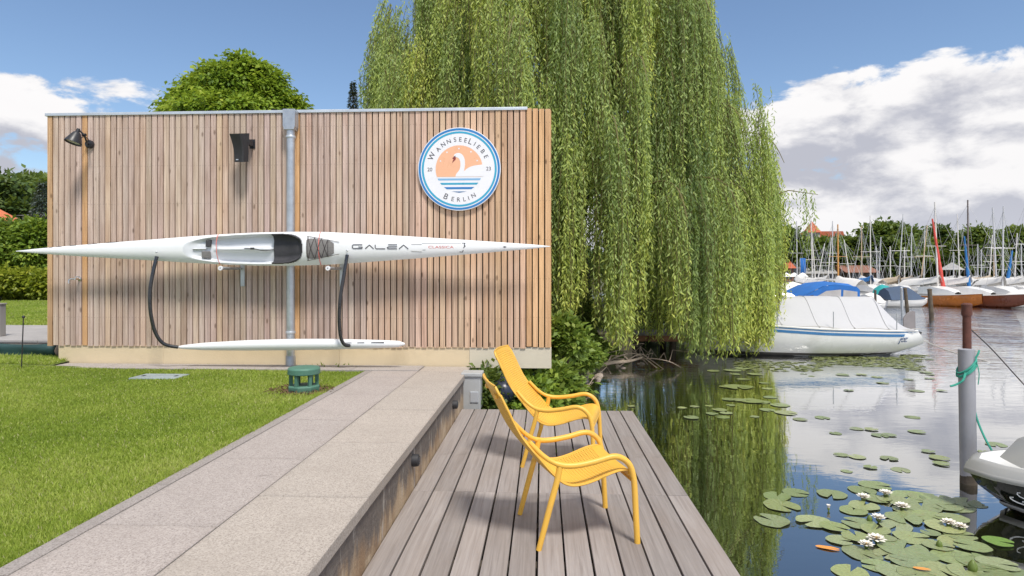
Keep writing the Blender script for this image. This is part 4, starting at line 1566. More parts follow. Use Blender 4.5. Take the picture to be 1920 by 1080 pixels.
# grey service box and dark buoy past the end of the deck
c = at(886, 755, 6.98)
t = thing('service_box', 'pale grey plastic service box at the end of the stained wall', 'service box', (c.x, 6.98, 0.30))
zt_ = at(886, 697, 6.98).z
MB().box((0, 0, (zt_ - 0.30) / 2 + 0.015), (0.20, 0.20, zt_ - 0.30 - 0.08)).build('box', M['grey_box'], t, bevel=0.012)
MB().box((0, 0, zt_ - 0.30 - 0.02), (0.235, 0.235, 0.045)).build('lid', M['grey_box'], t, bevel=0.01)
MB().box((0.03, -0.104, 0.20), (0.09, 0.012, 0.12)).build('door', M['zinc_light'], t, bevel=0.004)
c = at(944, 735, 7.25)
t = thing('buoy', 'dark round buoy lying in the weeds behind the front chair', 'buoy', (c.x, c.y, c.z))
MB().lathe([(0.01, -0.15), (0.07, -0.135), (0.12, -0.09), (0.145, -0.03), (0.148, 0.02), (0.13, 0.08), (0.09, 0.125), (0.045, 0.148), (0.03, 0.175), (0.02, 0.18)], 24).build('float_body', M['ball'], t, smooth=60)
MB().tube([(0.03 * math.cos(a), 0, 0.185 + 0.03 * math.sin(a)) for a in np.linspace(0, 2 * math.pi, 13)], 0.007, 6).build('eye', M['ball'], t, smooth=60)
# ------------------------------------------------------------------ vegetation
def rand_unit(n):
    return unit(RNG.normal(0, 1, (n, 3)))


def crown_leaves(ell, n_clump, per, leaf, clump_r, droop=0.2, jitter=0.5, tint_mu=0.42, tint_sd=0.2):
    """leaves gathered in clumps on the outside of a set of ellipsoids (cx, cy, cz, rx, ry, rz)"""
    E = np.array(ell, dtype=float)
    area = (E[:, 3] * E[:, 4] + E[:, 4] * E[:, 5] + E[:, 3] * E[:, 5])
    pick = RNG.choice(len(E), n_clump, p=area / area.sum())
    d = rand_unit(n_clump)
    d[:, 2] = np.where(d[:, 2] < -0.5, -d[:, 2], d[:, 2])
    rad = RNG.uniform(0.72, 1.02, (n_clump, 1))
    cc = E[pick, :3] + d * E[pick, 3:] * rad
    ctint = RNG.normal(tint_mu, tint_sd, n_clump)
    cr = clump_r * RNG.uniform(0.6, 1.4, n_clump)
    idx = np.repeat(np.arange(n_clump), per)
    n = len(idx)
    off = RNG.normal(0, 0.5, (n, 3)) * cr[idx][:, None] * np.array([1.0, 1.0, 0.62])
    C = cc[idx] + off
    out = unit(off + d[idx] * cr[idx][:, None] * 0.6)
    dirs = out + RNG.normal(0, jitter, (n, 3))
    dirs[:, 2] -= droop
    nr = d[idx] * 0.6 + np.array([0, 0, 0.8]) + RNG.normal(0, jitter, (n, 3))
    L = leaf * RNG.uniform(0.65, 1.35, n)
    V, F4 = leaf_quads(C, dirs, nr, L, L * RNG.uniform(0.45, 0.7, n))
    tint = np.clip(ctint[idx] + RNG.normal(0, 0.12, n), 0, 1)
    return V, F4, tint


def put(name, me, parent=None, loc=None):
    o = bpy.data.objects.new(name, me)
    col.objects.link(o)
    o.parent = parent
    if loc is not None:
        o.location = loc
    return o


def tree(name, label, base, ell, n_clump, per, leaf, clump_r, m, trunk_r, group=None, cat='tree', **kw):
    """ell given relative to the base"""
    t = thing(name, label, cat, base, group=group)
    zc = max(e[2] for e in ell)
    mb = MB()
    fork = min(e[2] - e[5] * 0.5 for e in ell) * 0.8
    fork = max(fork, 0.3)
    mb.tube([(0, 0, -0.3), (0.03, 0.02, fork * 0.5), (0, 0, fork)], [trunk_r * 1.25, trunk_r, trunk_r * 0.85], 10)
    for e in ell:
        q_ = catmull([(0, 0, fork * 0.85), (e[0] * 0.4, e[1] * 0.4, fork + (e[2] - fork) * 0.45), (e[0], e[1], e[2] + e[5] * 0.3)], 4)
        mb.tube([tuple(p) for p in q_], list(np.linspace(trunk_r * 0.6, trunk_r * 0.12, len(q_))), 7)
    mb.build('trunk', M['bark'], t, smooth=60)
    V, F4, tint = crown_leaves(ell, n_clump, per, leaf, clump_r, **kw)
    put('crown', np_mesh('crown', V, F4, m, tint), t)
    return t


def shrub(name, label, base, ell, n_clump, per, leaf, clump_r, m, group=None, cat='shrub', **kw):
    t = thing(name, label, cat, base, group=group)
    mb = MB()
    for e in ell:
        for k in range(3):
            mb.tube([(e[0] * 0.3, e[1] * 0.3, -0.05), (e[0] * .7 + random.uniform(-.1, .1) * e[3], e[1] * .7, e[2] * 0.6), (e[0] + random.uniform(-.4, .4) * e[3], e[1], e[2] + e[5] * 0.3)], [0.02, 0.015, 0.006], 5)
    mb.build('stems', M['bark'], t, smooth=60)
    V, F4, tint = crown_leaves(ell, n_clump, per, leaf, clump_r, **kw)
    put('foliage', np_mesh('foliage', V, F4, m, tint), t)
    return t


# ---- the weeping willow
WX, WY = 0.75, 16.6
wl = thing('weeping_willow', 'huge weeping willow hanging over the water beside the timber building', 'tree', (WX, WY, 0.75))


def rshell(z):
    return interp(z, [0.0, 2.0, 4.0, 6.5, 8.5, 10.0, 11.2, 12.0], [4.95, 5.0, 4.9, 4.65, 4.25, 3.5, 2.5, 1.0])


mb = MB()
mb.tube(catmull([(0, 0, -0.6), (0.05, 0.0, 0.8), (-0.1, 0.05, 2.2), (0.0, 0, 3.4)], 4), list(np.linspace(0.55, 0.36, 13)), 14)
for k in range(16):
    a = k * 2 * math.pi / 16 + random.uniform(-.15, .15)
    hz = random.uniform(6.5, 10.8)
    rr2 = rshell(hz + 0.7) * random.uniform(0.6, 0.92)
    q_ = catmull([(0, 0, random.uniform(2.0, 3.2)), (0.3 * rr2 * math.cos(a), 0.3 * rr2 * math.sin(a), hz * 0.62), (0.75 * rr2 * math.cos(a), 0.75 * rr2 * math.sin(a), hz * 0.96), (rr2 * math.cos(a), rr2 * math.sin(a), hz * 0.93)], 5)
    mb.tube([tuple(p) for p in q_], list(np.linspace(0.2, 0.03, len(q_))), 7)
mb.build('trunk', M['bark'], wl, smooth=60)

LC, LD, LT = [], [], []
stems = []
boughs = []
drapes = []
for tier, (nt, za, zb) in enumerate(((34, 3.3, 5.0), (32, 5.3, 8.0), (34, 7.8, 11.6))):
    for k in range(nt):
        a = -math.pi / 2 - 1.8 + 3.6 * (k + random.uniform(0.1, 0.9)) / nt
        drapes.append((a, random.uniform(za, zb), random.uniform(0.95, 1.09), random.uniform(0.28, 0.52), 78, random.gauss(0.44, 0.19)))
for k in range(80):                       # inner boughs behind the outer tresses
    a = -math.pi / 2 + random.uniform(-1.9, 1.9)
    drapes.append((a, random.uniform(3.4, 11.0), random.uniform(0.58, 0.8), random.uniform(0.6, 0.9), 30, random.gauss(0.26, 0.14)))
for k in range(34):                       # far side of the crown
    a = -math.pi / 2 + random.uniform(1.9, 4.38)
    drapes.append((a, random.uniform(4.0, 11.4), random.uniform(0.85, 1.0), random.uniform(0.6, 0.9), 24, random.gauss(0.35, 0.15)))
for (a, z0, rf, width, ns, dt_) in drapes:
    r0 = rshell(z0) * rf * (1 + 0.05 * math.sin(a * 7.0 + z0))
    ca, sa = math.cos(a), math.sin(a)
    if ca < -0.3 and z0 > 5:
        r0 *= 0.92
    base_len = random.uniform(2.6, 4.6)
    boughs.append([(r0 * f * ca - 0.10 * (z0 - 1) * f, r0 * f * sa, z0 - 0.75 + dz) for f, dz in ((0.45, -0.5), (0.7, 0.15), (0.88, 0.28), (1.0, 0.05), (1.06, -0.5))])
    floor = random.uniform(0.3, 0.8) if sa < 0.2 else 1.2
    if -1.15 < a < 0.1:
        floor = random.uniform(0.02, 0.3)
    for s in range(ns):
        e = random.gauss(0, 0.55)
        tang = e * width
        radial = -abs(random.gauss(0, 0.30)) - 0.25 * e * e
        rr = r0 + radial
        px = rr * ca - tang * sa - 0.10 * (z0 - 1.0)
        py = rr * sa + tang * ca
        pz = z0 - 0.55 * e * e + random.gauss(0, 0.22)
        zend = floor + random.uniform(0, 0.45) + 0.7 * abs(e)
        if z0 < 5.6:
            Ls = pz - zend
        else:
            Ls = min(base_len * random.uniform(0.65, 1.15) - 0.5 * e * e, pz - zend)
        if Ls < 0.6:
            continue
        n_l = int(Ls / 0.06)
        s_ = np.linspace(0, 1, n_l)
        bow = random.uniform(0.10, 0.34)
        sway = random.uniform(-0.10, 0.10)
        ph = random.uniform(0, 6.28)
        arc_ = np.minimum(s_ * Ls / 0.8, 1) ** 0.6
        X = px + ca * bow * arc_ + sway * s_ * Ls * 0.25 + 0.03 * np.sin(s_ * 9 + ph)
        Y_ = py + sa * bow * arc_ + 0.03 * np.cos(s_ * 8 + ph)
        Z = pz + 0.14 * np.exp(-s_ * Ls / 0.3) - s_ * Ls
        C = np.stack([X, Y_, Z - 0.75], 1)
        LC.append(C)
        dd = RNG.normal(0, 0.55, (n_l, 3))
        dd[:, 2] = -0.9 + RNG.normal(0, 0.25, n_l)
        LD.append(dd)
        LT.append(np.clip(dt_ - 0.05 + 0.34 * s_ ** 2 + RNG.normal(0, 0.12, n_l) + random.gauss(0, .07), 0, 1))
        if s % 3 == 0 and sa < 0.2:
            stems.append([tuple(C[i]) for i in (0, n_l // 4, n_l // 2, (3 * n_l) // 4, n_l - 1)])
# one loose branch reaching out to the right
for k in range(60):
    f = random.random()
    p0 = Vector((4.0 + 1.25 * f, -2.2 - 0.4 * f, 2.75 + 0.25 * math.sin(f * 2.4)))
    if k % 3 == 0:
        p0 = Vector((3.1 + 1.35 * f, -2.2 - 0.3 * f, 5.0 + 0.3 * math.sin(f * 2.6)))
    Ls = random.uniform(0.6, 1.9) * (1.15 - 0.5 * f)
    n_l = int(Ls / 0.055)
    s_ = np.linspace(0, 1, n_l)
    C = np.stack([p0.x + 0.1 * s_ + random.gauss(0, .04), np.full(n_l, p0.y + random.gauss(0, .1)), p0.z - s_ * Ls], 1)
    LC.append(C)
    dd = RNG.normal(0, 0.6, (n_l, 3))
    dd[:, 2] = -1.0
    LD.append(dd)
    LT.append(np.clip(RNG.normal(0.35, 0.12, n_l), 0, 1))
mb = MB().tube([(2.8, -1.9, 2.3), (4.0, -2.2, 2.75), (4.7, -2.4, 2.97), (5.25, -2.6, 2.85)], [0.03, 0.02, 0.012, 0.006], 5)
for st in stems:
    mb.tube(st, 0.006, 3, caps=False)
for st in boughs[::2]:
    if st[3][0] < -1.5 and st[3][2] > 4.5:
        continue
    q_ = catmull(st, 4)
    mb.tube([tuple(p) for p in q_], list(np.linspace(0.03, 0.006, len(q_))), 5, caps=False)
mb.build('twigs', M['twig_green'], wl)
C = np.concatenate(LC)
DD = np.concatenate(LD)
T = np.concatenate(LT)
n = len(C)
L = RNG.uniform(0.075, 0.135, n)
V, F4 = leaf_quads(C, DD, RNG.normal(0, 0.5, (n, 3)) + np.array([0.25, -0.8, 0.7]), L, L * RNG.uniform(0.20, 0.30, n))
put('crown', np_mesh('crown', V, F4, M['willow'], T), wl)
print('willow leaves', n)


def E(u0, v0, Y, hu, hv, dy=None, base=None):
    """ellipsoid seen at pixel (u0, v0) with pixel half sizes, relative to base"""
    p = at(u0, v0, Y)
    rx, rz = hu / FPX * Y, hv / FPX * Y
    b = base or Vector((0, 0, 0))
    return (p.x - b.x, p.y - b.y, p.z - b.z, rx, dy or rx, rz)


# ---- chestnut behind the roof
b = Vector((at(440, 200, 24).x, 24, 0.95))
Y = 24
tree('chestnut_tree', 'bright green round chestnut tree rising behind the roof of the timber building', b,
     [E(440, 180, Y, 68, 54, base=b), E(375, 195, Y, 46, 34, base=b), E(500, 190, Y, 44, 38, base=b), E(470, 142, Y, 40, 22, base=b), E(408, 150, Y, 34, 24, base=b), E(535, 208, Y, 34, 24, base=b),
      E(340, 200, Y, 20, 26, base=b), E(440, 230, Y, 120, 40, base=b), E(312, 208, Y, 14, 9, base=b), E(556, 200, Y, 18, 18, base=b), E(448, 118, Y, 16, 10, base=b), E(520, 152, Y, 14, 12, base=b), E(365, 158, Y, 16, 12, base=b)],
     900, 46, 0.19, 0.34, M['chestnut'], 0.28, droop=0.55, jitter=0.45, tint_mu=0.5, tint_sd=0.2)

# ---- small conifer by the willow
def conifer(name, label, base, h, rad, m, layers=26, per=260, top_bare=0.0, group=None):
    t = thing(name, label, 'tree', base, group=group)
    MB().tube([(0, 0, -0.3), (0, 0, h * 0.98)], [rad * 0.09, 0.02], 8).build('trunk', M['bark'], t, smooth=60)
    Cs, Ds = [], []
    for k in range(layers):
        f = k / (layers - 1)
        z = h * (0.08 + 0.92 * f)
        r_ = rad * (1 - f) ** 0.75 + 0.08 * rad
        n_ = int(per * (1 - 0.6 * f))
        a = RNG.uniform(0, 2 * math.pi, n_)
        rr3 = r_ * np.sqrt(RNG.random(n_)) * (0.75 + 0.35 * np.sin(a * 5 + k * 1.7) ** 2)
        Cs.append(np.stack([rr3 * np.cos(a), rr3 * np.sin(a), z - 0.35 * rr3 + RNG.normal(0, 0.05 * h / layers * 6, n_)], 1))
        Ds.append(np.stack([np.cos(a), np.sin(a), np.full(n_, -0.35)], 1) + RNG.normal(0, 0.3, (n_, 3)))
    C = np.concatenate(Cs)
    Dd = np.concatenate(Ds)
    n_ = len(C)
    L = RNG.uniform(0.6, 1.3, n_) * rad * 0.16
    V, F4 = leaf_quads(C, Dd, np.tile([0, 0, 1.0], (n_, 1)) + RNG.normal(0, .4, (n_, 3)), L, L * 0.4)
    put('crown', np_mesh('crown', V, F4, m, np.clip(RNG.normal(.4, .25, n_), 0, 1)), t)
    return t


p = at(662, 157, 34)
conifer('conifer', 'slim dark conifer top between the chestnut and the willow', (p.x, 34, 0.9), p.z - 0.9, 0.95, M['needle'], 60, 240)

# ---- left background
b = Vector((at(20, 400, 46).x, 46, 0.9))
Y = 46
tree('broadleaf_tree', 'dark green broadleaf tree behind the orange tiled roof, left edge', b, [E(10, 375, Y, 52, 44, base=b), E(-40, 385, Y, 50, 50, base=b), E(20, 420, Y, 70, 40, base=b)], 170, 40, 0.5, 0.9, M['dark_leaf'], 0.3, group='trees left of the timber building')
b = Vector((at(62, 400, 52).x, 52, 0.9))
Y = 52
tree('broadleaf_tree', 'mid green broadleaf tree between the orange roof and the timber building', b, [E(55, 375, Y, 32, 42, base=b), E(85, 390, Y, 50, 50, base=b), E(60, 420, Y, 60, 40, base=b)], 170, 40, 0.5, 0.9, M['mid_leaf'], 0.3, group='trees left of the timber building')
p = at(80, 345, 40)
conifer('blue_spruce', 'grey blue spruce close to the left corner of the timber building', (p.x, 40, 0.9), p.z - 0.9, 1.6, M['bluespruce'], 24, 260)

hed = [(-30, 478, 21.5, 60, 60, 'hedge_leaf', 'dense green hedge shrub at the far left of the lawn'),
       (30, 475, 22.5, 40, 55, 'mid_leaf', 'dark green hedge shrub behind the canoe tip'),
       (72, 478, 21.8, 36, 58, 'hedge_leaf', 'fresh green hedge shrub next to the building corner'),
       (118, 482, 22.4, 40, 60, 'hedge_leaf', 'green hedge shrub half hidden by the building corner')]
for (u, v, Y, hu, hv, m, lab) in hed:
    b = Vector((at(u, v, Y).x, Y, 0.95))
    shrub('hedge_shrub', lab, b, [E(u, v, Y, hu, hv, base=b), E(u - hu * .4, v - hv * .35, Y, hu * .6, hv * .55, base=b), E(u + hu * .3, v + hv * .5, Y, hu * .8, hv * .6, base=b)], 300, 46, 0.17, 0.36, M[m], group='hedge along the lawn', cat='hedge')
for (u, v, Y, hu, hv, lab) in ((0, 533, 20.3, 44, 26, 'yellow green low shrub at the left edge of the lawn'), (52, 535, 20.6, 32, 26, 'yellow green low shrub in front of the dark hedge'), (92, 536, 20.4, 26, 24, 'yellow green low shrub at the building corner')):
    b = Vector((at(u, v, Y).x, Y, 0.95))
    shrub('low_shrub', lab, b, [E(u, v, Y, hu, hv, base=b), E(u + 10, v + 8, Y, hu * .7, hv * .8, base=b)], 120, 44, 0.15, 0.28, M['yellow_leaf'], group='yellow shrubs before the hedge')

# ---- plants on the bank right of the building
spots = [(1056, 634, 9.8, 22, 30, 'bright_leaf', 'lush green bush against the right corner of the building', 0.11),
         (1088, 668, 10.8, 22, 18, 'bright_leaf', 'light green weeds on the bank above the stones', 0.09),
         (1040, 722, 8.4, 26, 24, 'bright_leaf', 'bright green weeds under the overhanging plinth', 0.10),
         (978, 742, 7.6, 44, 26, 'hedge_leaf', 'dark green weeds behind the two yellow chairs', 0.09),
         (912, 735, 7.4, 26, 30, 'mid_leaf', 'dark green creeper beside the grey service box', 0.07),
         (1060, 585, 14.0, 45, 34, 'mid_leaf', 'dark shaded bush behind the corner of the building', 0.14),
         (1255, 585, 19.0, 95, 42, 'mid_leaf', 'bush added behind the jetty to darken the gap under the willow', 0.16)]  # last bush is put in to darken the bright gap behind the jetty
for (u, v, Y, hu, hv, m, lab, lf) in spots:
    c0 = at(u, v, Y)
    zb = max(land_z(c0.x, Y), 0.0)
    b = Vector((c0.x, Y, zb))
    e0 = E(u, v, Y, hu, hv, base=b)
    shrub('bank_plant', lab, b, [e0, (e0[0] + e0[3] * .5, e0[1] - .15, max(e0[2] - e0[5] * .5, 0.05), e0[3] * .6, e0[4] * .6, e0[5] * .6), (e0[0] - e0[3] * .5, e0[1] + .1, max(e0[2] - e0[5] * .4, 0.05), e0[3] * .6, e0[4] * .6, e0[5] * .7)],
          150, 40, lf, 0.17, M[m], group='plants on the bank', cat='plant', droop=0.1)
# low ground cover on the bank
n = 26000
y = RNG.uniform(7.3, 15.0, n)
sx = np.interp(y, SHY, SHX)
x = sx - 0.25 - np.abs(RNG.normal(0, 1.1, n))
keep = ~((x < XR + 0.05) & (y > YW - 0.05) & (y < BY1)) | True
z = np.array([land_z(a, b_) for a, b_ in zip(x, y)])
ok = z > 0.06
x, y, z = x[ok], y[ok], z[ok]
n = len(x)
C = np.stack([x, y, z - 0.01], 1)
dd = RNG.normal(0, 0.6, (n, 3))
dd[:, 2] = 1
L = RNG.uniform(0.05, 0.17, n)
V, F4 = leaf_quads(C, dd, RNG.normal(0, 1, (n, 3)), L, L * 0.22)
o = put('bank_grass', np_mesh('bank_grass', V, F4, M['bright_leaf'], np.clip(RNG.normal(.45, .22, n), 0, 1)))
tag(o, 'rough green grass and weeds covering the bank', 'grass', kind='stuff')

# stones along the water's edge
def stone_mesh(seed):
    rnd = random.Random(seed)
    bm = bmesh.new()
    bmesh.ops.create_icosphere(bm, subdivisions=2, radius=1.0)
    ph = [rnd.uniform(0, 6) for _ in range(6)]
    for v in bm.verts:
        c_ = v.co
        k = 1 + 0.18 * math.sin(c_.x * 2.3 + ph[0]) + 0.15 * math.sin(c_.y * 2.9 + ph[1]) + 0.12 * math.sin(c_.z * 3.3 + ph[2] + c_.x * 2)
        v.co = Vector((c_.x, c_.y * 0.75, c_.z * 0.55)) * k
    me = bpy.data.meshes.new('stone')
    bm.to_mesh(me)
    bm.free()
    me.polygons.foreach_set('use_smooth', [True] * len(me.polygons))
    me.set_sharp_from_angle(angle=R(28))
    me.materials.append(M['stone'])
    return me


sm = [stone_mesh(k) for k in range(5)]
big = [(1140, 682, 0.22, 'large pale flat stone at the water edge below the driftwood'), (1090, 708, 0.15, 'brown stone halfway down the bank edge'), (1073, 722, 0.15, 'brown stone at the water edge nearest the chairs')]
k = 0
for (u, v, s, lab) in big:
    p = onz(u, v, 0.03)
    o = put('stone', sm[k % 5], loc=(p.x, p.y, 0.03))
    o.scale = (s, s, s)
    o.rotation_euler = (0, 0, random.uniform(0, 6))
    tag(o, lab, 'stone', 'stones along the water edge')
    k += 1
for i in range(34):
    y = random.uniform(8.0, 13.6)
    x = interp(y, SHY, SHX) + random.uniform(-0.30, 0.22)
    s = random.uniform(0.04, 0.11)
    o = put('stone', sm[i % 5], loc=(x, y, max(land_z(x, y), -0.02) + s * 0.15))
    o.scale = (s * random.uniform(.8, 1.4), s, s)
    o.rotation_euler = (random.uniform(-.3, .3), random.uniform(-.3, .3), random.uniform(0, 6))
    tag(o, 'small brown stone on the bank edge under the willow', 'stone', 'small stones on the bank edge')

# driftwood
dw = [([(1118, 688, .05), (1145, 680, .14), (1180, 677, .14), (1204, 670, .2)], .045, 'thick grey driftwood log lying across the bank edge'),
      ([(1130, 684, .05), (1160, 668, .22), (1195, 664, .24), (1232, 690, .02)], .02, 'arched bare grey branch over the driftwood log'),
      ([(1160, 688, .03), (1198, 664, .26), (1220, 675, .14), (1244, 692, .0)], .013, 'thin bare branch dipping into the water'),
      ([(1190, 675, .1), (1222, 672, .22), (1255, 678, .18), (1278, 690, .04)], .012, 'long thin twig reaching out over the water'),
      ([(1185, 656, .3), (1200, 668, .2), (1215, 684, .05)], .015, 'short bare twig below the jetty beam'),
      ([(1085, 745, .02), (1100, 728, .08), (1115, 705, .15)], .010, 'thin dry stick leaning on the bank stones')]
for (pts, r_, lab) in dw:
    w = []
    for (u, v, z) in pts:
        p = onz(u, v, z)
        w.append(p)
    base = w[0]
    t = thing('driftwood', lab, 'branch', (base.x, base.y, 0), group='driftwood at the bank')
    cpts = catmull([tuple(p - Vector((base.x, base.y, 0))) for p in w], 5)
    MB().tube([tuple(p) for p in cpts], list(np.linspace(r_, r_ * 0.45, len(cpts))), 8).build('branch', M['twig'], t, smooth=60)
    mb = MB()
    for q_ in range(3):
        a = cpts[len(cpts) // 4 + q_ * 3]
        mb.tube([tuple(a), (a.x + random.uniform(-.15, .25), a.y + random.uniform(-.2, .2), a.z + random.uniform(.0, .22)), (a.x + random.uniform(-.3, .45), a.y + random.uniform(-.3, .2), a.z + random.uniform(.0, .2))], [r_ * .4, r_ * .3, .003], 5)
    mb.build('twigs', M['twig'], t, smooth=60)
# ------------------------------------------------------------------ jetty under the willow
b0 = at(1154, 667, 14.4)
t = thing('concrete_abutment', 'tan concrete block at the bank end of the jetty', 'abutment', (b0.x, 14.4, 0))
z1 = at(1154, 627, 14.4).z
MB().box((0, 0.3, z1 / 2 - 0.2), (60 / FPX * 14.4, 0.8, z1 + 0.4)).build('block', M['concrete'], t, bevel=0.02)
MB().box((0, 0.3, z1 + 0.03), (66 / FPX * 14.4, 0.9, 0.05)).build('coping', M['concrete'], t, bevel=0.01)
j0, j1 = at(1186, 630, 15.0), at(1345, 632, 15.0)
t = thing('jetty', 'low wooden jetty with a reddish edge beam under the willow branches', 'jetty', (j0.x, 15.0, 0))
zj = j0.z
MB().box(((j1.x - j0.x) / 2 + 0.6, 0, zj - 0.06), (j1.x - j0.x + 1.2, 0.08, 0.13)).build('edge_beam', M['beam'], t, bevel=0.008)
for k in range(16):
    MB().box((0.0 + k * 0.2, 0.75, zj + 0.015), (0.19, 1.45, 0.03)).build('board', M['deck'], t, bevel=0.003)
for k in range(4):
    for dy in (0.12, 1.35):
        MB().tube([(0.12 + k * 0.85, dy, -2.3), (0.12 + k * 0.85, dy, zj)], 0.08, 10).build('pile', M['pile'], t, smooth=50)
for k in range(3):
    MB().tube([(0.1 + k * 1.3, 1.4, zj), (0.1 + k * 1.3, 1.4, zj + 0.95)], 0.022, 8).build('railing_post', M['steel'], t, smooth=50)
MB().tube([(0.0, 1.4, zj + 0.95), (3.0, 1.4, zj + 0.95)], 0.02, 8).tube([(0.0, 1.4, zj + 0.5), (3.0, 1.4, zj + 0.5)], 0.015, 8).build('railing', M['steel'], t, smooth=50)


# ------------------------------------------------------------------ boats
def loft_hull(L, B, stations, m=9, pw=0.55):
    """stations: (s 0..1 from stern to bow, half-beam factor, keel z, sheer z). x forward. returns hull rows"""
    rows = []
    for (s, bf, k, sh) in stations:
        x = (s - 0.5) * L
        row = []
        for j in range(-m, m + 1):
            a = abs(j) / m
            y = (B / 2) * bf * (1 - (1 - a) ** 2.3) * (1 if j >= 0 else -1)
            z = k + (sh - k) * (a ** 1.6)
            row.append((x, y, z))
        rows.append(row)
    return rows


def stations_curve(raw, n):
    s = np.linspace(0, 1, n)
    A = np.array(raw)
    pts = catmull([tuple(r_[:3]) for r_ in raw], 8)
    S = [p.x for p in pts]
    sh = np.interp(s, A[:, 0], A[:, 3])
    return [(float(a), max(0.012, float(np.interp(a, S, [p.y for p in pts]))), float(np.interp(a, S, [p.z for p in pts])), float(b_)) for a, b_ in zip(s, sh)]


def hull_parts(t, L, B, raw, hull_m, deck_m, n=22, rake=0.0):
    st = stations_curve(raw, n)
    rows = loft_hull(L, B, st)
    if rake:                       # reversed transom: the top of the stern lies forward of its foot
        rows = [[(x + rake * max(0, 1 - s[0] / 0.14) * (z - s[2]) / (s[3] - s[2]), y, z) for (x, y, z) in r_] for r_, s in zip(rows, st)]
    mb = MB().grid(rows)
    mb.f.append(tuple(range(len(rows[0]))))           # transom
    h = mb.build('hull', hull_m, t, smooth=45)
    dk = [[(r_[0][0], r_[0][1] * f, r_[0][2] + 0.04 * (1 - f * f) * (1 if abs(f) < 1 else 0) - 0.004) for f in (1.0, 0.5, 0.0, -0.5, -1.0)] for r_ in rows]
    MB().grid(dk).build('deck', deck_m, t, smooth=45)
    rim = [tuple(r_[0]) for r_ in rows] + [tuple(r_[-1]) for r_ in rows[::-1]]
    MB().tube(rim, 0.02, 6, caps=False).build('rub_rail', deck_m, t, smooth=50)
    return rows, st


# ---- the covered white sailing boat beside the willow
YB = 15.25
xs0 = at(1716, 640, YB).x
LB = 5.6
t = thing('covered_sailboat', 'white cabin sailboat with blue stripe under a pale grey cover beside the willow', 'sailboat', (xs0 - LB / 2, YB, 0.0), R(180))
# forward is local +x = world -x
raw = [(0.0, 0.62, 0.20, 0.58), (0.06, 0.68, 0.08, 0.585), (0.2, 0.88, -0.10, 0.60), (0.45, 1.0, -0.22, 0.64), (0.7, 0.82, -0.18, 0.72), (0.9, 0.36, -0.02, 0.80), (1.0, 0.02, 0.30, 0.86)]
rows, st = hull_parts(t, LB, 2.1, raw, M['boat_white'], M['boat_white'], 34, rake=0.32)


def hull_band(rows, f0, f1, off, m, name, t, i0=0, i1=None):
    """strip lying on both hull sides between height fractions f0 and f1"""
    for sgn in (0, 1):
        g = []
        for r_ in rows[i0:i1]:
            half = r_[len(r_) // 2:] if sgn else r_[:len(r_) // 2 + 1][::-1]
            zs_ = [p[2] for p in half]
            ys_ = [p[1] for p in half]
            z0, z1 = zs_[0], zs_[-1]
            line = []
            for f in (f0, (f0 + f1) / 2, f1):
                z = z1 + f
                y = float(np.interp(z, zs_, ys_))
                line.append((r_[0][0], y + (off if sgn else -off), z))
            g.append(line)
        MB().grid(g).build(name, m, t, smooth=60)


hull_band(rows, -0.135, -0.075, 0.006, M['stripe_blue'], 'stripe', t)
hull_band(rows, -0.045, -0.022, 0.006, M['stripe_blue'], 'stripe', t)
# dark boot top at the water line
for sgn in (0, 1):
    g = []
    for r_ in rows[3:30]:
        half = r_[len(r_) // 2:] if sgn else r_[:len(r_) // 2 + 1][::-1]
        zs_ = [p[2] for p in half]
        ys_ = [p[1] for p in half]
        g.append([(r_[0][0], float(np.interp(z, zs_, ys_)) + (0.006 if sgn else -0.006), z) for z in (max(-0.03, zs_[0]), max(0.04, zs_[0] + .01), max(0.085, zs_[0] + .02))])
    MB().grid(g).build('boot_top', M['boat_boot'], t, smooth=60)


# cover: ridge running along the boat, falling to the gunwales and the stern
def cover_pt(s, f):
    x = (s - 0.5) * LB
    bf = interp(s, [0, .06, .2, .45, .7, .9, 1], [.62, .68, .88, 1.0, .82, .36, .05])
    sh = interp(s, [0, .06, .2, .45, .7, .9, 1], [.58, .585, .60, .64, .72, .80, .86])
    ridge = interp(s, [0.075, 0.19, 0.60, 0.9, 1.0], [sh + 0.03, 1.335, 1.33, 1.0, 0.9])
    w = 1.05 * bf
    y = f * w
    a = abs(f)
    z = sh + 0.03 + (ridge - sh - 0.03) * (1 - sst(a, 0.12, 1.0) ** 0.9 if a > 0.12 else 1.0)
    z += 0.010 * math.sin(s * 19 + f * 3) * (1 - a)
    return (x, y * 1.01, z - (0.03 if a > 0.99 else 0))


MB().grid([[cover_pt(s, f) for f in np.linspace(-1, 1, 25)] for s in np.linspace(0.075, 0.98, 60)]).build('cover', M['boat_cover'], t, smooth=60)
for s in (0.19, 0.33, 0.47, 0.61, 0.76):
    MB().tube([tuple(Vector(cover_pt(s, f)) + Vector((0, 0, 0.006))) for f in np.linspace(-0.98, 0.98, 29)], 0.008, 5).build('cover_seam', M['boat_cover'], t, smooth=60)
# stanchions poking out along the side
for s in (0.16, 0.42, 0.63):
    for sg_ in (-1, 1):
        p = cover_pt(s, 0.95 * sg_)
        MB().tube([(p[0], p[1] * 1.04, p[2] - 0.04), (p[0], p[1] * 1.04, p[2] + 0.36)], 0.011, 8).build('stanchion', M['steel'], t, smooth=50)
MB().tube([cover_pt(s, 1.0)[:2] + (cover_pt(s, 1.0)[2] + 0.035 + 0.02 * math.sin(s * 30),) for s in np.linspace(0.05, .9, 60)], 0.007, 5).build('lashing', M['rope_grey'], t)
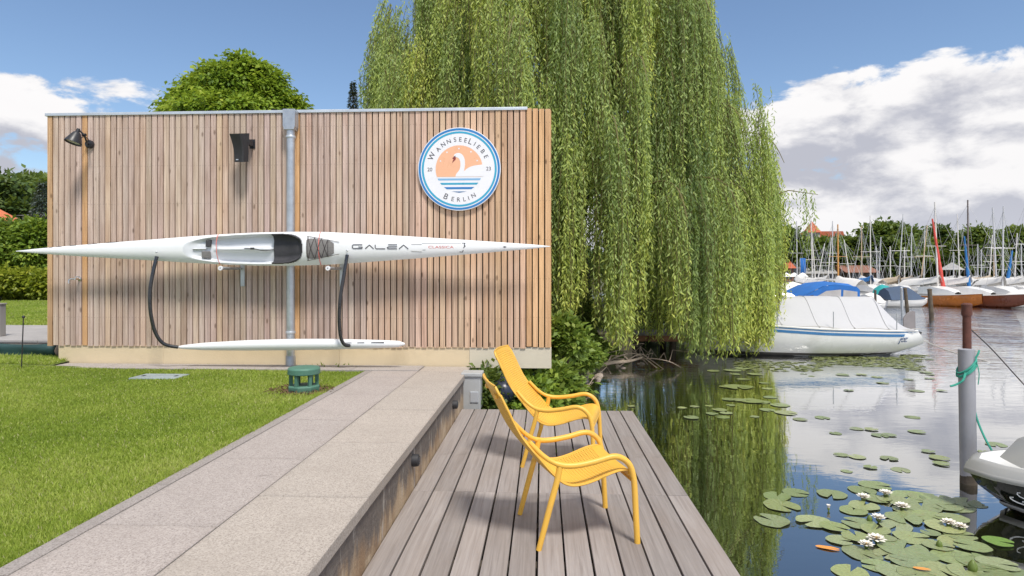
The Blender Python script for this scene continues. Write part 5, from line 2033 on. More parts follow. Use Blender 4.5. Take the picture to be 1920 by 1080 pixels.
# rudder lifted on the stern
rp = [(-0.0, 0.18), (-0.03, 0.55), (-0.02, 0.80), (-0.10, 0.92), (-0.22, 0.98), (-0.28, 0.96), (-0.29, 0.55), (-0.27, 0.34)]
MB().prism([(x, z) for x, z in rp], lambda a, b_, d: (-LB / 2 + 0.30 + a * 1.05, d, b_ + 0.02), -0.02, 0.02).build('rudder', M['rudder'], t, bevel=0.008)
MB().bar((-LB / 2 + 0.02, 0, 0.42), (-LB / 2 - 0.10, 0, 0.46), 0.04, 0.10).bar((-LB / 2 - 0.06, 0, 0.36), (-LB / 2 - 0.12, 0, 0.50), 0.05, 0.05).build('rudder_fitting', M['black_plastic'], t)
# name on the near side (towards -y world = local +y)
mb = MB()
me = char_mesh('jez')
for v in me.vertices:
    lx = v.co.x * 0.15 + (v.co.y - 0.3) * 0.15 * 0.22
    xl = -LB / 2 + 0.72 - lx
    zl = 0.34 + v.co.y * 0.15
    ri = min(rows, key=lambda r_: abs(r_[0][0] - xl))
    half = ri[len(ri) // 2:]
    mb.v.append((xl, float(np.interp(zl, [p[2] for p in half], [p[1] for p in half])) + 0.022, zl))
mb.f = [tuple(p.vertices) for p in me.polygons]
mb.build('lettering', M['hull_blue'], t)
p = at(1712, 648, YB - 0.4)
mr = thing('mooring_rope', 'thin grey mooring rope from the stern of the covered sailboat into the water', 'rope', (xs0, YB, 0.0))
MB().tube([tuple(q_) for q_ in catmull([(-0.15, -0.1, 0.5), (0.05, -0.2, 0.33), (0.35, -0.8, 0.12), (0.75, -1.5, -0.02)], 5)], 0.012, 6).build('rope', M['rope_grey'], mr, smooth=60)


# ---- motor cruiser with blue canopy
YM = 19.5
xm1 = at(1618, 590, YM).x
LMc = 6.0
t = thing('motor_cruiser', 'white motor cruiser with a bright blue canopy behind the covered sailboat', 'motorboat', (xm1 - LMc / 2, YM, 0.0), R(180))
raw = [(0.0, 0.9, -0.15, 0.98), (0.3, 1.0, -0.2, 1.02), (0.6, 0.95, -0.15, 1.08), (0.85, 0.55, 0.0, 1.18), (1.0, 0.02, 0.5, 1.26)]
mrows, st = hull_parts(t, LMc, 2.3, raw, M['boat_white'], M['boat_white'], 22)
hull_band(mrows, -0.16, -0.10, 0.006, M['stripe_blue'], 'stripe', t)
# cabin forward
rowsC = []
for (x, z, w) in ((-0.9, 1.08, 0.92), (-0.6, 1.30, 0.80), (0.9, 1.28, 0.66), (2.0, 1.14, 0.35)):
    rowsC.append([(x, -w, 1.05), (x, -w * 0.85, z), (x, 0, z + 0.05), (x, w * 0.85, z), (x, w, 1.05)])
mb = MB().grid(rowsC)
mb.f += [(0, 1, 2, 3, 4), (15, 16, 17, 18, 19)]
mb.build('cabin', M['boat_white'], t, smooth=35)
for (xa, xb) in ((-0.45, -0.05), (0.1, 0.5)):
    for s_ in (-1, 1):
        wv = 0.79
        mb = MB()
        mb.v = [(xa, s_ * 0.88, 1.13), (xb, s_ * 0.85, 1.13), (xb - .05, s_ * 0.78, 1.24), (xa + 0.03, s_ * 0.81, 1.25)]
        mb.f = [(0, 1, 2, 3)]
        mb.build('cabin_window', M['window'], t)
def CX(x):
    return -2.45 + (x + 2.55) * 0.60


# canopy: arched blue roof with framed clear side
prof = [(-2.55, 1.05), (-2.52, 1.42), (-2.35, 1.53), (-1.5, 1.58), (-0.9, 1.54), (0.2, 1.22), (0.35, 1.10)]
rr4 = []
for (x, z) in prof:
    x = CX(x)
    hw_ = 0.95 if z < 1.5 else 0.82
    rr4.append([(x, -hw_, z - 0.02), (x, -hw_ * 0.6, z + 0.05), (x, 0, z + 0.07), (x, hw_ * 0.6, z + 0.05), (x, hw_, z - 0.02)])
MB().grid(rr4).build('canopy', M['canopy_blue'], t, smooth=40)
for s_ in (-1, 1):
    yy = 0.955 * s_
    MB().prism([(-2.55, 1.0), (-2.52, 1.42), (-2.35, 1.51), (-1.5, 1.56), (-0.9, 1.52), (0.2, 1.20), (0.35, 1.05)], lambda a, b_, d: (CX(a), d, b_), yy - 0.012, yy + 0.012).build('canopy_side', M['canopy_blue'], t)
    for pl in ([(-2.42, 1.06), (-2.40, 1.36), (-1.75, 1.41), (-1.72, 1.06)], [(-1.62, 1.06), (-1.64, 1.42), (-0.95, 1.38), (-0.55, 1.24), (-0.25, 1.06)]):
        MB().prism(pl, lambda a, b_, d: (CX(a), d, b_), yy - 0.02, yy + 0.02).build('vinyl_window', M['clear_window'], t)
    MB().prism([(-0.1, 1.06), (-0.35, 1.26), (0.22, 1.20), (0.5, 1.06)], lambda a, b_, d: (CX(a), d, b_), yy - 0.022, yy + 0.022).build('windscreen', M['window'], t)
MB().tube([(-2.9, y_, 1.0) for y_ in (-0.8, 0.8)], 0.02, 8).build('stern_rail', M['steel'], t)


# ---- marina sailing boats (moored end-on)
def sailboat(label, u, vt, Y, hull_m, mast_m, lean=0.0, L=7.2, B=1.9, rz=R(-90), cover=None, sail=None, cross=True, dy=0.0, mast_r=0.055, ub=None):
    """mast foot at pixel column ub (default u), mast head at pixel (u, vt); hull moored end-on"""
    ub = u if ub is None else ub
    foot = at(ub, 530, Y)
    head = at(u, vt, Y)
    t = thing('sailing_boat', label, 'sailboat', (foot.x, Y, 0.0), rz, 'sailing boats in the marina')
    raw = [(0.0, 0.66, 0.02, 0.52), (0.25, 0.9, -0.2, 0.54), (0.5, 1.0, -0.25, 0.58), (0.8, 0.62, -0.12, 0.68), (1.0, 0.03, 0.25, 0.80)]
    hull_parts(t, L, B, raw, hull_m, M['cream_cover'], 12)
    cab = MB().grid([[(x, -w, 0.68), (x, -w * .85, z), (x, 0, z + 0.05), (x, w * .85, z), (x, w, 0.68)] for (x, z, w) in ((-0.6, 1.10, .66), (0.4, 1.12, .6), (1.5, 0.95, .38), (1.9, 0.8, .2))])
    cab.f += [(0, 1, 2, 3, 4)]
    cab.build('cabin', M['hull_white'], t, smooth=40)
    m = Matrix.Rotation(-rz, 3, 'Z')
    hl = m @ Vector((head.x - foot.x, 0, head.z))
    MB().tube([(0.3, 0, 0.7), (0.3 + hl.x, hl.y, hl.z)], [mast_r, mast_r * 0.65], 8).build('mast', mast_m, t, smooth=50)
    top = Vector((0.3 + hl.x, hl.y, hl.z))

    def mp(f):
        return Vector((0.3, 0, 0.7)).lerp(top, f)
    rg = MB()
    a = mp(0.95)
    for q_ in ((L * 0.49, 0, 0.9), (-L * 0.48, 0, 0.6), (0.1, B * .46, 0.7), (0.1, -B * .46, 0.7)):
        rg.tube([tuple(a), q_], 0.009, 4)
    rg.build('rigging', M['wire'], t)
    if cross:
        c_ = mp(0.52)
        MB().tube([(c_.x, c_.y - 0.62, c_.z), (c_.x, c_.y + 0.62, c_.z)], 0.016, 6).build('spreader', mast_m, t)
    MB().tube([(0.3, 0, 1.5), (-2.6, 0, 1.45)], 0.045, 8).build('boom', mast_m, t, smooth=50)
    if cover is not None:
        MB().grid([[(x, -w, zz - 0.35), (x, -w * .5, zz - .05), (x, 0, zz + .08), (x, w * .5, zz - .05), (x, w, zz - .35)] for (x, w, zz) in ((0.45, .16, 1.75), (-0.4, .5, 1.58), (-1.8, .62, 1.52), (-2.75, .45, 1.42))]).build('sail_cover', cover, t, smooth=60)
    if sail is not None:
        sm_, (u0, v0), (u1, v1), r_ = sail
        s0 = m @ (at(u0, v0, Y - 0.3) - Vector((foot.x, Y, 0)))
        s1 = m @ (at(u1, v1, Y - 0.3) - Vector((foot.x, Y, 0)))
        pts = [s0.lerp(s1, k / 14) for k in range(15)]
        rs = [r_ * (0.35 + 0.65 * (k / 14)) * (1 + 0.12 * math.sin(k * 2.1)) for k in range(15)]
        MB().tube([tuple(p) for p in pts], rs, 8).build('furled_sail', sm_, t, smooth=60)
    return t


G = M
sb = [
    # label, u head, v head, Y, hull, mast, ub foot, cover, sail, L
    ('white sailboat with thin grey mast nearest the willow', 1497, 414, 56, 'hull_white', 'mast_alu', 1498, 'cream_cover', None),
    ('white sailboat with mast in front of the red tower roof', 1517, 406, 60, 'hull_white', 'mast_pale', 1520, None, None),
    ('small sailboat with leaning mast just right of the red tower', 1520, 436, 52, 'hull_white', 'mast_pale', 1528, None, None),
    ('sailboat with mast leaning right, left of the tall grey mast', 1550, 456, 48, 'hull_white', 'mast_pale', 1533, None, None),
    ('sailboat with pale mast leaning slightly, beside the tall grey mast', 1555, 446, 50, 'hull_white', 'mast_pale', 1547, 'cream_cover', None),
    ('sailboat with straight grey mast left of the varnished mast', 1557, 415, 55, 'hull_white', 'mast_alu', 1557, None, None),
    ('sailboat with thick orange varnished wooden mast', 1575, 420, 44, 'hull_white', 'mast_wood', 1576, 'cream_cover', None),
    ('sailboat with lowered mast leaning left behind the varnished mast', 1578, 450, 50, 'hull_blue', 'mast_pale', 1592, None, None),
    ('sailboat with dark brown mast left of the tan mast', 1613, 431, 54, 'hull_white', 'mast_dark', 1615, None, None),
    ('sailboat with tan wooden mast and wide spreader', 1619, 423, 48, 'hull_white', 'mast_tan', 1619, 'cream_cover', None),
    ('sailboat with tall white mast right of the tan mast', 1629, 405, 46, 'hull_white', 'mast_pale', 1630, 'blue_sail', None),
    ('small sailboat with short bluish mast behind the teal cover', 1639, 462, 58, 'hull_grey', 'mast_alu', 1642, None, None),
    ('sailboat with short mast leaning right above the navy cover', 1656, 444, 60, 'hull_white', 'mast_alu', 1651, None, None),
    ('sailboat with short upright mast behind the navy cover', 1667, 462, 60, 'hull_white', 'mast_pale', 1668, None, None),
    ('sailboat with dark headed mast leaning left of the beige cover', 1690, 402, 47, 'hull_white', 'mast_alu', 1681, 'beige_cover', None),
    ('sailboat with short mast above the beige cover', 1698, 463, 58, 'hull_white', 'mast_pale', 1698, None, None),
    ('sailboat with straight grey mast right of the beige cover', 1707, 427, 52, 'hull_white', 'mast_alu', 1706, 'beige_cover', None),
    ('sailboat with strongly leaning pale mast left of the red sail', 1735, 423, 46, 'hull_white', 'mast_tan', 1721, 'grey_cover', None),
    ('sailboat with upright mast close left of the red sail', 1737, 424, 56, 'hull_white', 'mast_alu', 1735, None, None),
    ('varnished orange sailboat with red furled sail beside its tall mast', 1746, 380, 39.5, 'hull_orange', 'mast_pale', 1752, 'cream_cover', ('red_sail', (1748, 410), (1770, 548), 0.12)),
    ('sailboat with short mast right of the red sail', 1784, 473, 60, 'hull_white', 'mast_alu', 1784, 'cream_cover', None),
    ('sailboat with slim white mast left of the tall dark mast', 1798, 401, 50, 'hull_white', 'mast_pale', 1803, 'cream_cover', None),
    ('mahogany brown sailboat with very tall dark mast and blue furled sail', 1806, 376, 39, 'hull_brown', 'mast_dark', 1807, 'cream_cover', ('blue_sail', (1808, 443), (1817, 538), 0.10)),
    ('sailboat with short grey mast right of the blue furled sail', 1829, 458, 56, 'hull_white', 'mast_alu', 1829, 'cream_cover', None),
    ('sailboat with shortest upright mast behind the mahogany hull', 1843, 467, 60, 'hull_white', 'mast_alu', 1843, None, None),
    ('sailboat with pale mast leaning right behind the beige boom tent', 1854, 441, 48, 'hull_white', 'mast_pale', 1847, 'beige_cover', None),
    ('sailboat with pale mast leaning left towards the tall grey mast', 1857, 390, 46, 'hull_white', 'mast_alu', 1865, 'cream_cover', None),
    ('sailboat with brownish mast left of the tall grey mast', 1868, 421, 54, 'hull_white', 'mast_tan', 1868, None, None),
    ('white sailboat with tall grey mast and white boom cover at the right', 1877, 388, 40, 'hull_white', 'mast_alu', 1875, 'cream_cover', None),
    ('sailboat with blue sail hanging beside its leaning mast', 1901, 438, 44, 'hull_white', 'mast_pale', 1895, None, ('blue_sail', (1898, 470), (1888, 533), 0.13)),
    ('sailboat with short mast left of the blue hanging sail', 1886, 474, 58, 'hull_white', 'mast_alu', 1886, None, None),
    ('sailboat with short mast right of the blue hanging sail', 1910, 457, 58, 'hull_white', 'mast_alu', 1911, 'cream_cover', None),
    ('white sailboat with very tall mast at the right edge', 1918, 374, 41, 'hull_white', 'mast_alu', 1917, 'cream_cover', None),
]
for i, (lab, u, vt, Y, hm, mm, ub, cv, sl) in enumerate(sb):
    rz = R(-90 + random.uniform(-14, 14)) if i % 3 else R(90 + random.uniform(-14, 14))
    if hm in ('hull_orange', 'hull_brown'):
        rz = R(-84) if hm == 'hull_orange' else R(-76)
    big_ = 0.075 if mm == 'mast_wood' or vt < 392 else 0.05
    sailboat(lab, u, vt, Y, M[hm], M[mm], ub=ub, cover=None if cv is None else M[cv], sail=None if sl is None else (M[sl[0]], sl[1], sl[2], sl[3]), rz=rz, mast_r=big_ * 0.88 * Y / 44, L=random.uniform(6.4, 8.0))


# navy-covered boat
def covered_boat(label, u0, u1, vt, Y, m, hull_m, rz=0.0):
    a, b_ = at(u0, 560, Y), at(u1, 560, Y)
    L = (b_.x - a.x)
    t = thing('covered_boat', label, 'boat', ((a.x + b_.x) / 2, Y, 0), rz)
    raw = [(0.0, 0.8, -0.1, 0.36), (0.5, 1.0, -0.15, 0.38), (0.8, 0.7, -0.05, 0.42), (1.0, 0.05, 0.2, 0.48)]
    hull_parts(t, L, 1.9, raw, hull_m, hull_m, 12)
    zt = at(u0, vt, Y).z
    pr = [(-0.49, .45), (-0.44, zt * .9), (-0.1, zt), (0.1, zt * .92), (0.32, .62), (0.48, .5)]
    MB().grid([[(f * L, -w, .40), (f * L, -w * .55, .4 + (z - .4) * .75), (f * L, 0, z), (f * L, w * .55, .4 + (z - .4) * .75), (f * L, w, .40)] for (f, z), w in zip(pr, (.7, .85, .95, .9, .6, .1))]).build('cover', m, t, smooth=50)
    return t


covered_boat('open boat under a navy blue cover in front of the masts', 1652, 1738, 536, 37.5, M['navy_cover'], M['hull_white'])
covered_boat('small boat under a blue and teal cover left of the navy cover', 1632, 1668, 533, 40.5, M['teal_cover'], M['hull_white'], R(180))
covered_boat('low boat under a grey cover above the orange hull', 1733, 1775, 538, 42.5, M['grey_cover'], M['hull_white'])
covered_boat('white dinghy under a pale cover at the right edge', 1868, 1960, 541, 37.2, M['cream_cover'], M['hull_white'], R(180))
covered_boat('white dinghy with round stern left of the navy cover', 1618, 1656, 548, 34.5, M['cream_cover'], M['hull_white'])
covered_boat('white open boat behind the blue canopy near the willow', 1448, 1545, 528, 27.0, M['cream_cover'], M['hull_white'])

# mooring piles in the water
for (u0, u1, vt, vb, m, r_, lab) in ((1641, 1642, 545, 585, 'pile', .06, 'thin grey mooring pile left of the navy covered boat'), (1690, 1692, 540, 592, 'steel', .06, 'pale steel mooring pile in front of the navy covered boat'),
                                     (1697, 1702, 541, 590, 'bark', .08, 'mossy wooden mooring pile leaning by the rudder'), (1743, 1747, 543, 600, 'bark', .09, 'mossy wooden mooring pile before the orange hull')):
    ft = onz(u1, vb, 0.0)
    hd = at(u0, vt, ft.y)
    t = thing('mooring_pile', lab, 'pile', (ft.x, ft.y, 0), group='mooring piles in the water')
    MB().tube([(0, 0, -2.3), (0, 0, 0), (hd.x - ft.x, 0, hd.z)], [r_, r_, r_ * .9], 10).build('pile', M[m], t, smooth=50)
    MB().lathe([(r_ * 1.02, 0.0), (r_ * 1.05, 0.03), (r_ * .5, 0.06)], 10, (hd.x - ft.x, 0, hd.z - .02)).build('pile_cap', M[m], t, smooth=50)

# ---- rusty post, grey post with rope, corner boat
ft = onz(1816, 655, 0.0)
pR = at(1814, 655, 9.0)
t = thing('rusty_post', 'rusty brown steel post standing behind the grey post', 'post', (pR.x, 9.0, 0))
zt = at(1813, 571, 9.0).z
MB().tube([(0.0, 0, -2.3), (0, 0, 0), (-0.01, 0, zt)], [.055, .055, .05], 12).build('post', M['rust'], t, smooth=50)
MB().lathe([(.058, -.16), (.066, -.13), (.062, -.03), (.066, 0.0), (.045, .02)], 12, (-0.01, 0, zt)).build('collar', M['rust'], t, smooth=40)
MB().tube([tuple(q_) for q_ in catmull([(0.05, 0, zt - .35), (0.25, -.1, zt - .6), (0.5, -.2, zt - .95), (0.65, -.25, zt - 1.15)], 4)], .008, 5).build('cable', M['cord'], t)

ft = onz(1816, 906, 0.0)
PY = ft.y
t = thing('grey_post', 'thick smooth grey mooring post with a green rope tied round its top', 'post', (ft.x, PY, 0))
hd = at(1812, 655, PY)
MB().tube([(0.01, 0, -2.3), (0, 0, 0), (hd.x - ft.x, 0, hd.z)], .0635, 24).build('post', M['post_grey'], t, smooth=50)
MB().lathe([(.0645, -.10), (.0655, -.05), (.0652, .02), (.0642, .06)], 24, (0, 0, 0.02), cap=False).build('algae_ring', M['pile'], t, smooth=60)
rp_ = thing('green_rope', 'green rope knotted round the grey post and hanging to the corner boat', 'rope', (hd.x, PY, hd.z))


def ring_pts(r_, tilt, z0, n_=21):
    return [(r_ * math.cos(a), r_ * math.sin(a), z0 + tilt * math.cos(a)) for a in np.linspace(0, 2 * math.pi, n_)]


MB().tube(ring_pts(.070, .07, -.14), .009, 6, caps=False).tube(ring_pts(.071, .075, -.165), .009, 6, caps=False).tube(ring_pts(.071, .06, -.185), .008, 6, caps=False).build('loop', M['rope_green'], rp_, smooth=60)
MB().tube(catmull([(-.05, -.06, -.20), (-.08, -.08, -.26), (-.12, -.06, -.30), (-.17, -.05, -.32)], 5), .010, 6).tube(catmull([(.03, -.07, -.07), (.05, -.075, -.03), (.062, -.07, -.0)], 4), .008, 6).tube(catmull([(.04, -.07, -.1), (.055, -.08, -.2), (.05, -.075, -.30)], 4), .004, 5).build('tail', M['rope_green'], rp_, smooth=60)
p1 = at(1829, 775, PY - 0.03) - Vector((hd.x, PY, hd.z))
p2 = at(1846, 820, PY - 0.1) - Vector((hd.x, PY, hd.z))
p3 = at(1869, 860, PY - 0.18) - Vector((hd.x, PY, hd.z))
MB().tube(catmull([(.07, 0.0, -.17), (.075, .02, -.35), tuple(p1), tuple(p2), tuple(p3)], 6), .0085, 6).build('line', M['rope_green'], rp_, smooth=60)

# corner boat: grey upper part, black lower hull
bow = onz(1809, 879, 0.31)
aft = Vector((0.97, -0.16, 0)).normalized()
rz = math.atan2(-aft.y, -aft.x)
LBt, BBt = 3.4, 1.2
cen = bow + aft * (LBt / 2)
t = thing('corner_boat', 'small grey and black motorboat moored at the right edge, bow by the post', 'motorboat', (cen.x, cen.y, 0), rz)
sa = np.linspace(0, 1, 34)


def bt(s):                  # s from stern 0 to bow 1
    return (max(0.0, 1 - max(0, (s - 0.5) / 0.5) ** 2.1)) ** 0.55


def brow(s, zl, fac, inset=0.0):
    x = (s - 0.5) * LBt * 1.0
    return x, max(bt(s) * BBt / 2 * fac - inset, 0.0), zl


def band_(levels, m, name, smooth=50):
    """levels: (z, width factor, length shift at bow) from bottom to top"""
    g = []
    for (z, fac, sh) in levels:
        row = []
        for s in list(sa) + list(sa[::-1][1:]):
            pass
        left = [((s - 0.5) * LBt - sh * max(0, s - 0.5) * 2, bt(s) * BBt / 2 * fac, z + 0.05 * max(0, s - .5)) for s in sa]
        right = [(a, -b_, c_) for (a, b_, c_) in left[::-1][1:]]
        g.append(left + right)
    return MB().grid(g).build(name, m, t, smooth=smooth)


band_([(-0.25, 0.62, 0.55), (-0.10, 0.76, 0.40), (0.03, 0.86, 0.27), (0.17, 0.945, 0.09), (0.262, 0.985, 0.03)], M['dinghy_black'], 'hull')
band_([(0.01, 0.865, 0.275), (0.035, 0.885, 0.24), (0.05, 0.89, 0.24)], M['dinghy_grey'], 'spray_rail')
band_([(0.262, 1.0, 0.0), (0.275, 1.015, -0.01), (0.295, 1.015, -0.01), (0.305, 1.0, 0.0)], M['dinghy_grey'], 'rub_rail')
band_([(0.305, 1.0, 0.0), (0.355, 0.975, 0.035), (0.372, 0.95, 0.06), (0.375, 0.91, 0.10)], M['dinghy_grey'], 'topside')
band_([(0.375, 0.91, 0.10), (0.36, 0.86, 0.17), (0.34, 0.3, 0.75), (0.34, 0.0, 0.85)], M['boat_white'], 'foredeck')
# wedge shaped console / cabin
rowsK = []
for (x, z, w) in ((1.40, 0.37, .18), (1.22, 0.52, .28), (1.13, 0.55, .31), (-0.2, 0.57, .45), (-1.2, 0.54, .45), (-1.3, 0.40, .45)):
    rowsK.append([(x, -w - .06, 0.345), (x - .02, -w, z - .02), (x, -w * .8, z), (x, w * .8, z), (x - .02, w, z - .02), (x, w + .06, 0.345)])
MB().grid(rowsK).build('console', M['dinghy_grey'], t, smooth=30, bevel=0.01)
MB().box((0.4, 0, 0.572), (0.6, 0.5, 0.012)).build('hatch', M['black_plastic'], t, bevel=0.004)
mb = MB()
for (x, z) in ((0.98, .60), (0.93, .585)):
    pass
MB().tube([(1.12, .34, .48), (1.12, .375, .48)], .012, 8).tube([(1.04, .345, .47), (1.04, .385, .47)], .012, 8).build('screw', M['cord'], t)
# script along the near side
rng2 = random.Random(4)
mb = MB()


def side_pt(s, z, off=0.006):
    f = interp(z, [-0.25, -.10, .03, .17, .262], [.62, .76, .86, .945, .985])
    sh = interp(z, [-0.25, -.10, .03, .17, .262], [.55, .40, .27, .10, .03])
    return ((s - 0.5) * LBt - sh * max(0, s - 0.5) * 2, bt(s) * BBt / 2 * f + off, z + 0.05 * max(0, s - .5))


def script(s0, s1, z0, h, n_, r_=.004):
    pts = []
    for k in range(n_ * 10 + 1):
        f = k / (n_ * 10)
        a = f * n_ * 2 * math.pi
        s = s0 + (s1 - s0) * f + 0.010 * math.sin(a)
        hh = h * (0.55 + 0.45 * math.sin(f * n_ * 2.3 + 1))
        pts.append(side_pt(s, z0 + hh * 0.5 * (1 + math.cos(a))))
    mb.tube(pts, r_, 4)


script(0.945, 0.86, 0.15, 0.055, 7)
script(0.965, 0.957, 0.10, 0.05, 1, .006)
script(0.93, 0.922, 0.085, 0.05, 1, .006)
script(0.84, 0.70, 0.10, 0.09, 7, .006)
mb.build('lettering', M['script_white'], t)

# ------------------------------------------------------------------ water lilies
def pad_mesh(seed, nseg=26):
    rnd = random.Random(seed)
    notch = 0.20
    ph = [rnd.uniform(0, 6) for _ in range(4)]
    v = [(0, 0, 0.0)]
    rings = (0.4, 0.75, 1.0)
    for r_ in rings:
        for k in range(nseg):
            a = notch + (2 * math.pi - 2 * notch) * k / (nseg - 1)
            if r_ == 1.0 and k in (0, nseg - 1):
                rr5 = 0.93
            else:
                rr5 = r_
            rr5 *= 1 + 0.035 * math.sin(3 * a + ph[0]) + 0.02 * math.sin(7 * a + ph[1])
            z = 0.008 * r_ * math.sin(2 * a + ph[2]) + 0.006 * (r_ ** 2) * math.sin(5 * a + ph[3]) + (0.008 if r_ == 1.0 else 0)
            if seed % 3 == 0 and r_ == 1.0:
                z += 0.16 * max(0.0, math.cos(a - ph[1]) - 0.72)
                rr5 *= 1 - 0.25 * max(0.0, math.cos(a - ph[1]) - 0.72)
            v.append((rr5 * math.cos(a), rr5 * math.sin(a), z))
    f = []
    for k in range(nseg - 1):
        f.append((0, 1 + k, 2 + k))
        for q_ in range(2):
            a = 1 + q_ * nseg + k
            f.append((a, a + nseg, a + nseg + 1, a + 1))
    mb = MB()
    mb.v, mb.f = v, f
    return mb.mesh('lily_pad', M['pad'], smooth=60)


pads = [pad_mesh(k) for k in range(6)]
npad = 0


def pad(u, v, wpx, label, group, m=None, tintc=None):
    global npad
    p = onz(u, v, 0.006)
    dep = (CAMZ) * FPX / (v - HOR)
    r_ = wpx / 2.0 / FPX * dep
    o = put('lily_pad', pads[npad % 6], loc=(p.x, p.y, 0.003 + (npad % 9) * 0.0011))
    o.scale = (r_, r_ * random.uniform(.88, 1.0), max(r_, 0.05))
    o.rotation_euler = (random.uniform(-.012, .012), random.uniform(-.012, .012), random.uniform(0, 6.28))
    k = random.uniform(0.85, 1.12)
    o.color = tintc or (k, k * random.uniform(.97, 1.03), k * random.uniform(.8, 1.1), 1)
    tag(o, label, 'lily pad', group)
    npad += 1
    return o


def z7(x, y):
    return 1400 + x / 3.6, 780 + y / 3.6


solo = [(205, 540, 190, 'lily pad in the small left group, middle one touching its neighbours'), (330, 515, 170, 'lily pad at the upper right of the small left group'), (235, 602, 240, 'largest lily pad of the small left group, at its front'),
        (172, 705, 240, 'single lily pad farthest left, in front of the small left group'), (575, 527, 190, 'single lily pad floating alone on blue water above the bud'), (625, 838, 165, 'lily pad beside the orange dying leaf'),
        (450, 712, 230, 'left one of two joined lily pads left of the front flowers'), (590, 748, 190, 'right one of two joined lily pads left of the front flowers'), (1700, 850, 180, 'bright green lily pad in the dark water under the corner boat'),
        (1560, 600, 120, 'lily pad between the grey post and the corner boat'), (700, 1050, 240, 'lily pad at the bottom edge, lowest left of the big cluster')]
for (x, y, w, lab) in solo:
    u, v = z7(x, y)
    pad(u, v, w / 3.6, lab, 'lily pads near the deck', tintc=(0.7, 1.0, 0.45, 1) if x == 1700 else None)
clus = [(778, 500, 180), (870, 468, 200), (720, 636, 190), (790, 605, 200), (760, 725, 220), (740, 815, 190), (870, 770, 200), (775, 925, 260), (890, 1010, 220), (1010, 740, 210), (1120, 820, 250), (1060, 895, 320),
        (1090, 985, 230), (940, 825, 130), (1060, 690, 230), (990, 570, 200), (1100, 540, 240), (1200, 545, 200), (1290, 560, 220), (1180, 610, 260), (1330, 600, 230), (1100, 640, 200), (1240, 680, 230), (1240, 790, 120),
        (1340, 750, 240), (1420, 850, 260), (1440, 800, 200), (1400, 950, 280), (1560, 980, 280), (1300, 1040, 260), (1480, 1050, 240), (1700, 1000, 250), (1650, 1060, 260), (1520, 880, 220), (1410, 610, 240), (1480, 580, 200),
        (960, 930, 200), (1180, 940, 200), (1000, 1050, 230), (1150, 1070, 240), (880, 560, 170), (1390, 690, 200), (1290, 880, 180), (1780, 1050, 230), (1230, 1000, 200), (1500, 960, 210)]
for (x, y, w) in clus:
    u, v = z7(x, y)
    pad(u, v, w / 3.6, 'green lily pad within the big overlapping cluster before the corner boat', 'lily pads of the big cluster')
for (x, y, w) in ((635, 260, 95), (745, 275, 110), (960, 285, 115), (1225, 238, 90), (1300, 283, 125), (1315, 322, 105), (1040, 362, 120), (675, 370, 75), (600, 115, 80), (740, 85, 90), (900, 130, 110), (1150, 105, 110), (835, 345, 90), (960, 128, 90), (840, 90, 90), (1680, 190, 140), (1610, 240, 90), (510, 10, 100), (1500, 40, 80)):
    u, v = z7(x, y)
    pad(u, v, w / 3.6, 'small pale lily pad scattered on the cloud reflection left of the grey post', 'scattered pads on the open water')
far_px = [(1260, 520, 120), (1290, 625, 170), (1380, 715, 150), (1240, 705, 90), (1000, 820, 95), (1200, 815, 90), (1400, 812, 60), (1480, 770, 100), (940, 757, 60), (1020, 750, 60), (1180, 770, 90), (620, 748, 50), (1140, 525, 80), (1320, 510, 90),
          (1330, 575, 80), (1480, 635, 70), (1500, 690, 90), (1460, 600, 70), (1560, 740, 120), (1600, 790, 140), (1210, 625, 70), (1350, 625, 90), (1300, 710, 90), (1450, 720, 110), (1110, 745, 50), (1250, 740, 60), (1130, 795, 80), (1220, 790, 80), (1280, 545, 60), (1400, 545, 100)]
for (x, y, w) in far_px:
    u, v = 1000 + x / 3.375, 540 + y / 3.375
    pad(u, v, w / 3.375, 'small yellow green lily pad on the willow reflection', 'pads on the willow reflection')
for k in range(26):
    u, v = random.uniform(1470, 1790), random.uniform(668, 790) if k % 2 else random.uniform(668, 720)
    pad(u, v, random.uniform(14, 30) * (v - 515) / 230, 'tiny pale lily pad far out towards the covered sailboat', 'far pads near the covered sailboat')
for (x, y, w, lab) in ((550, 890, 150, 'curled orange dying lily leaf left of the front flowers'), (1185, 1045, 110, 'orange dying lily leaf at the bottom edge of the cluster')):
    u, v = z7(x, y)
    o = pad(u, v, w / 3.6, lab, 'dying lily leaves')
    o.data = o.data.copy()
    o.data.materials.clear()
    o.data.materials.append(M['pad_yellow'])
    o.scale[1] *= 0.42
    o.rotation_euler[2] = R(-20) if x < 900 else R(-15)
    o.location.z = 0.006 if x < 900 else 0.02


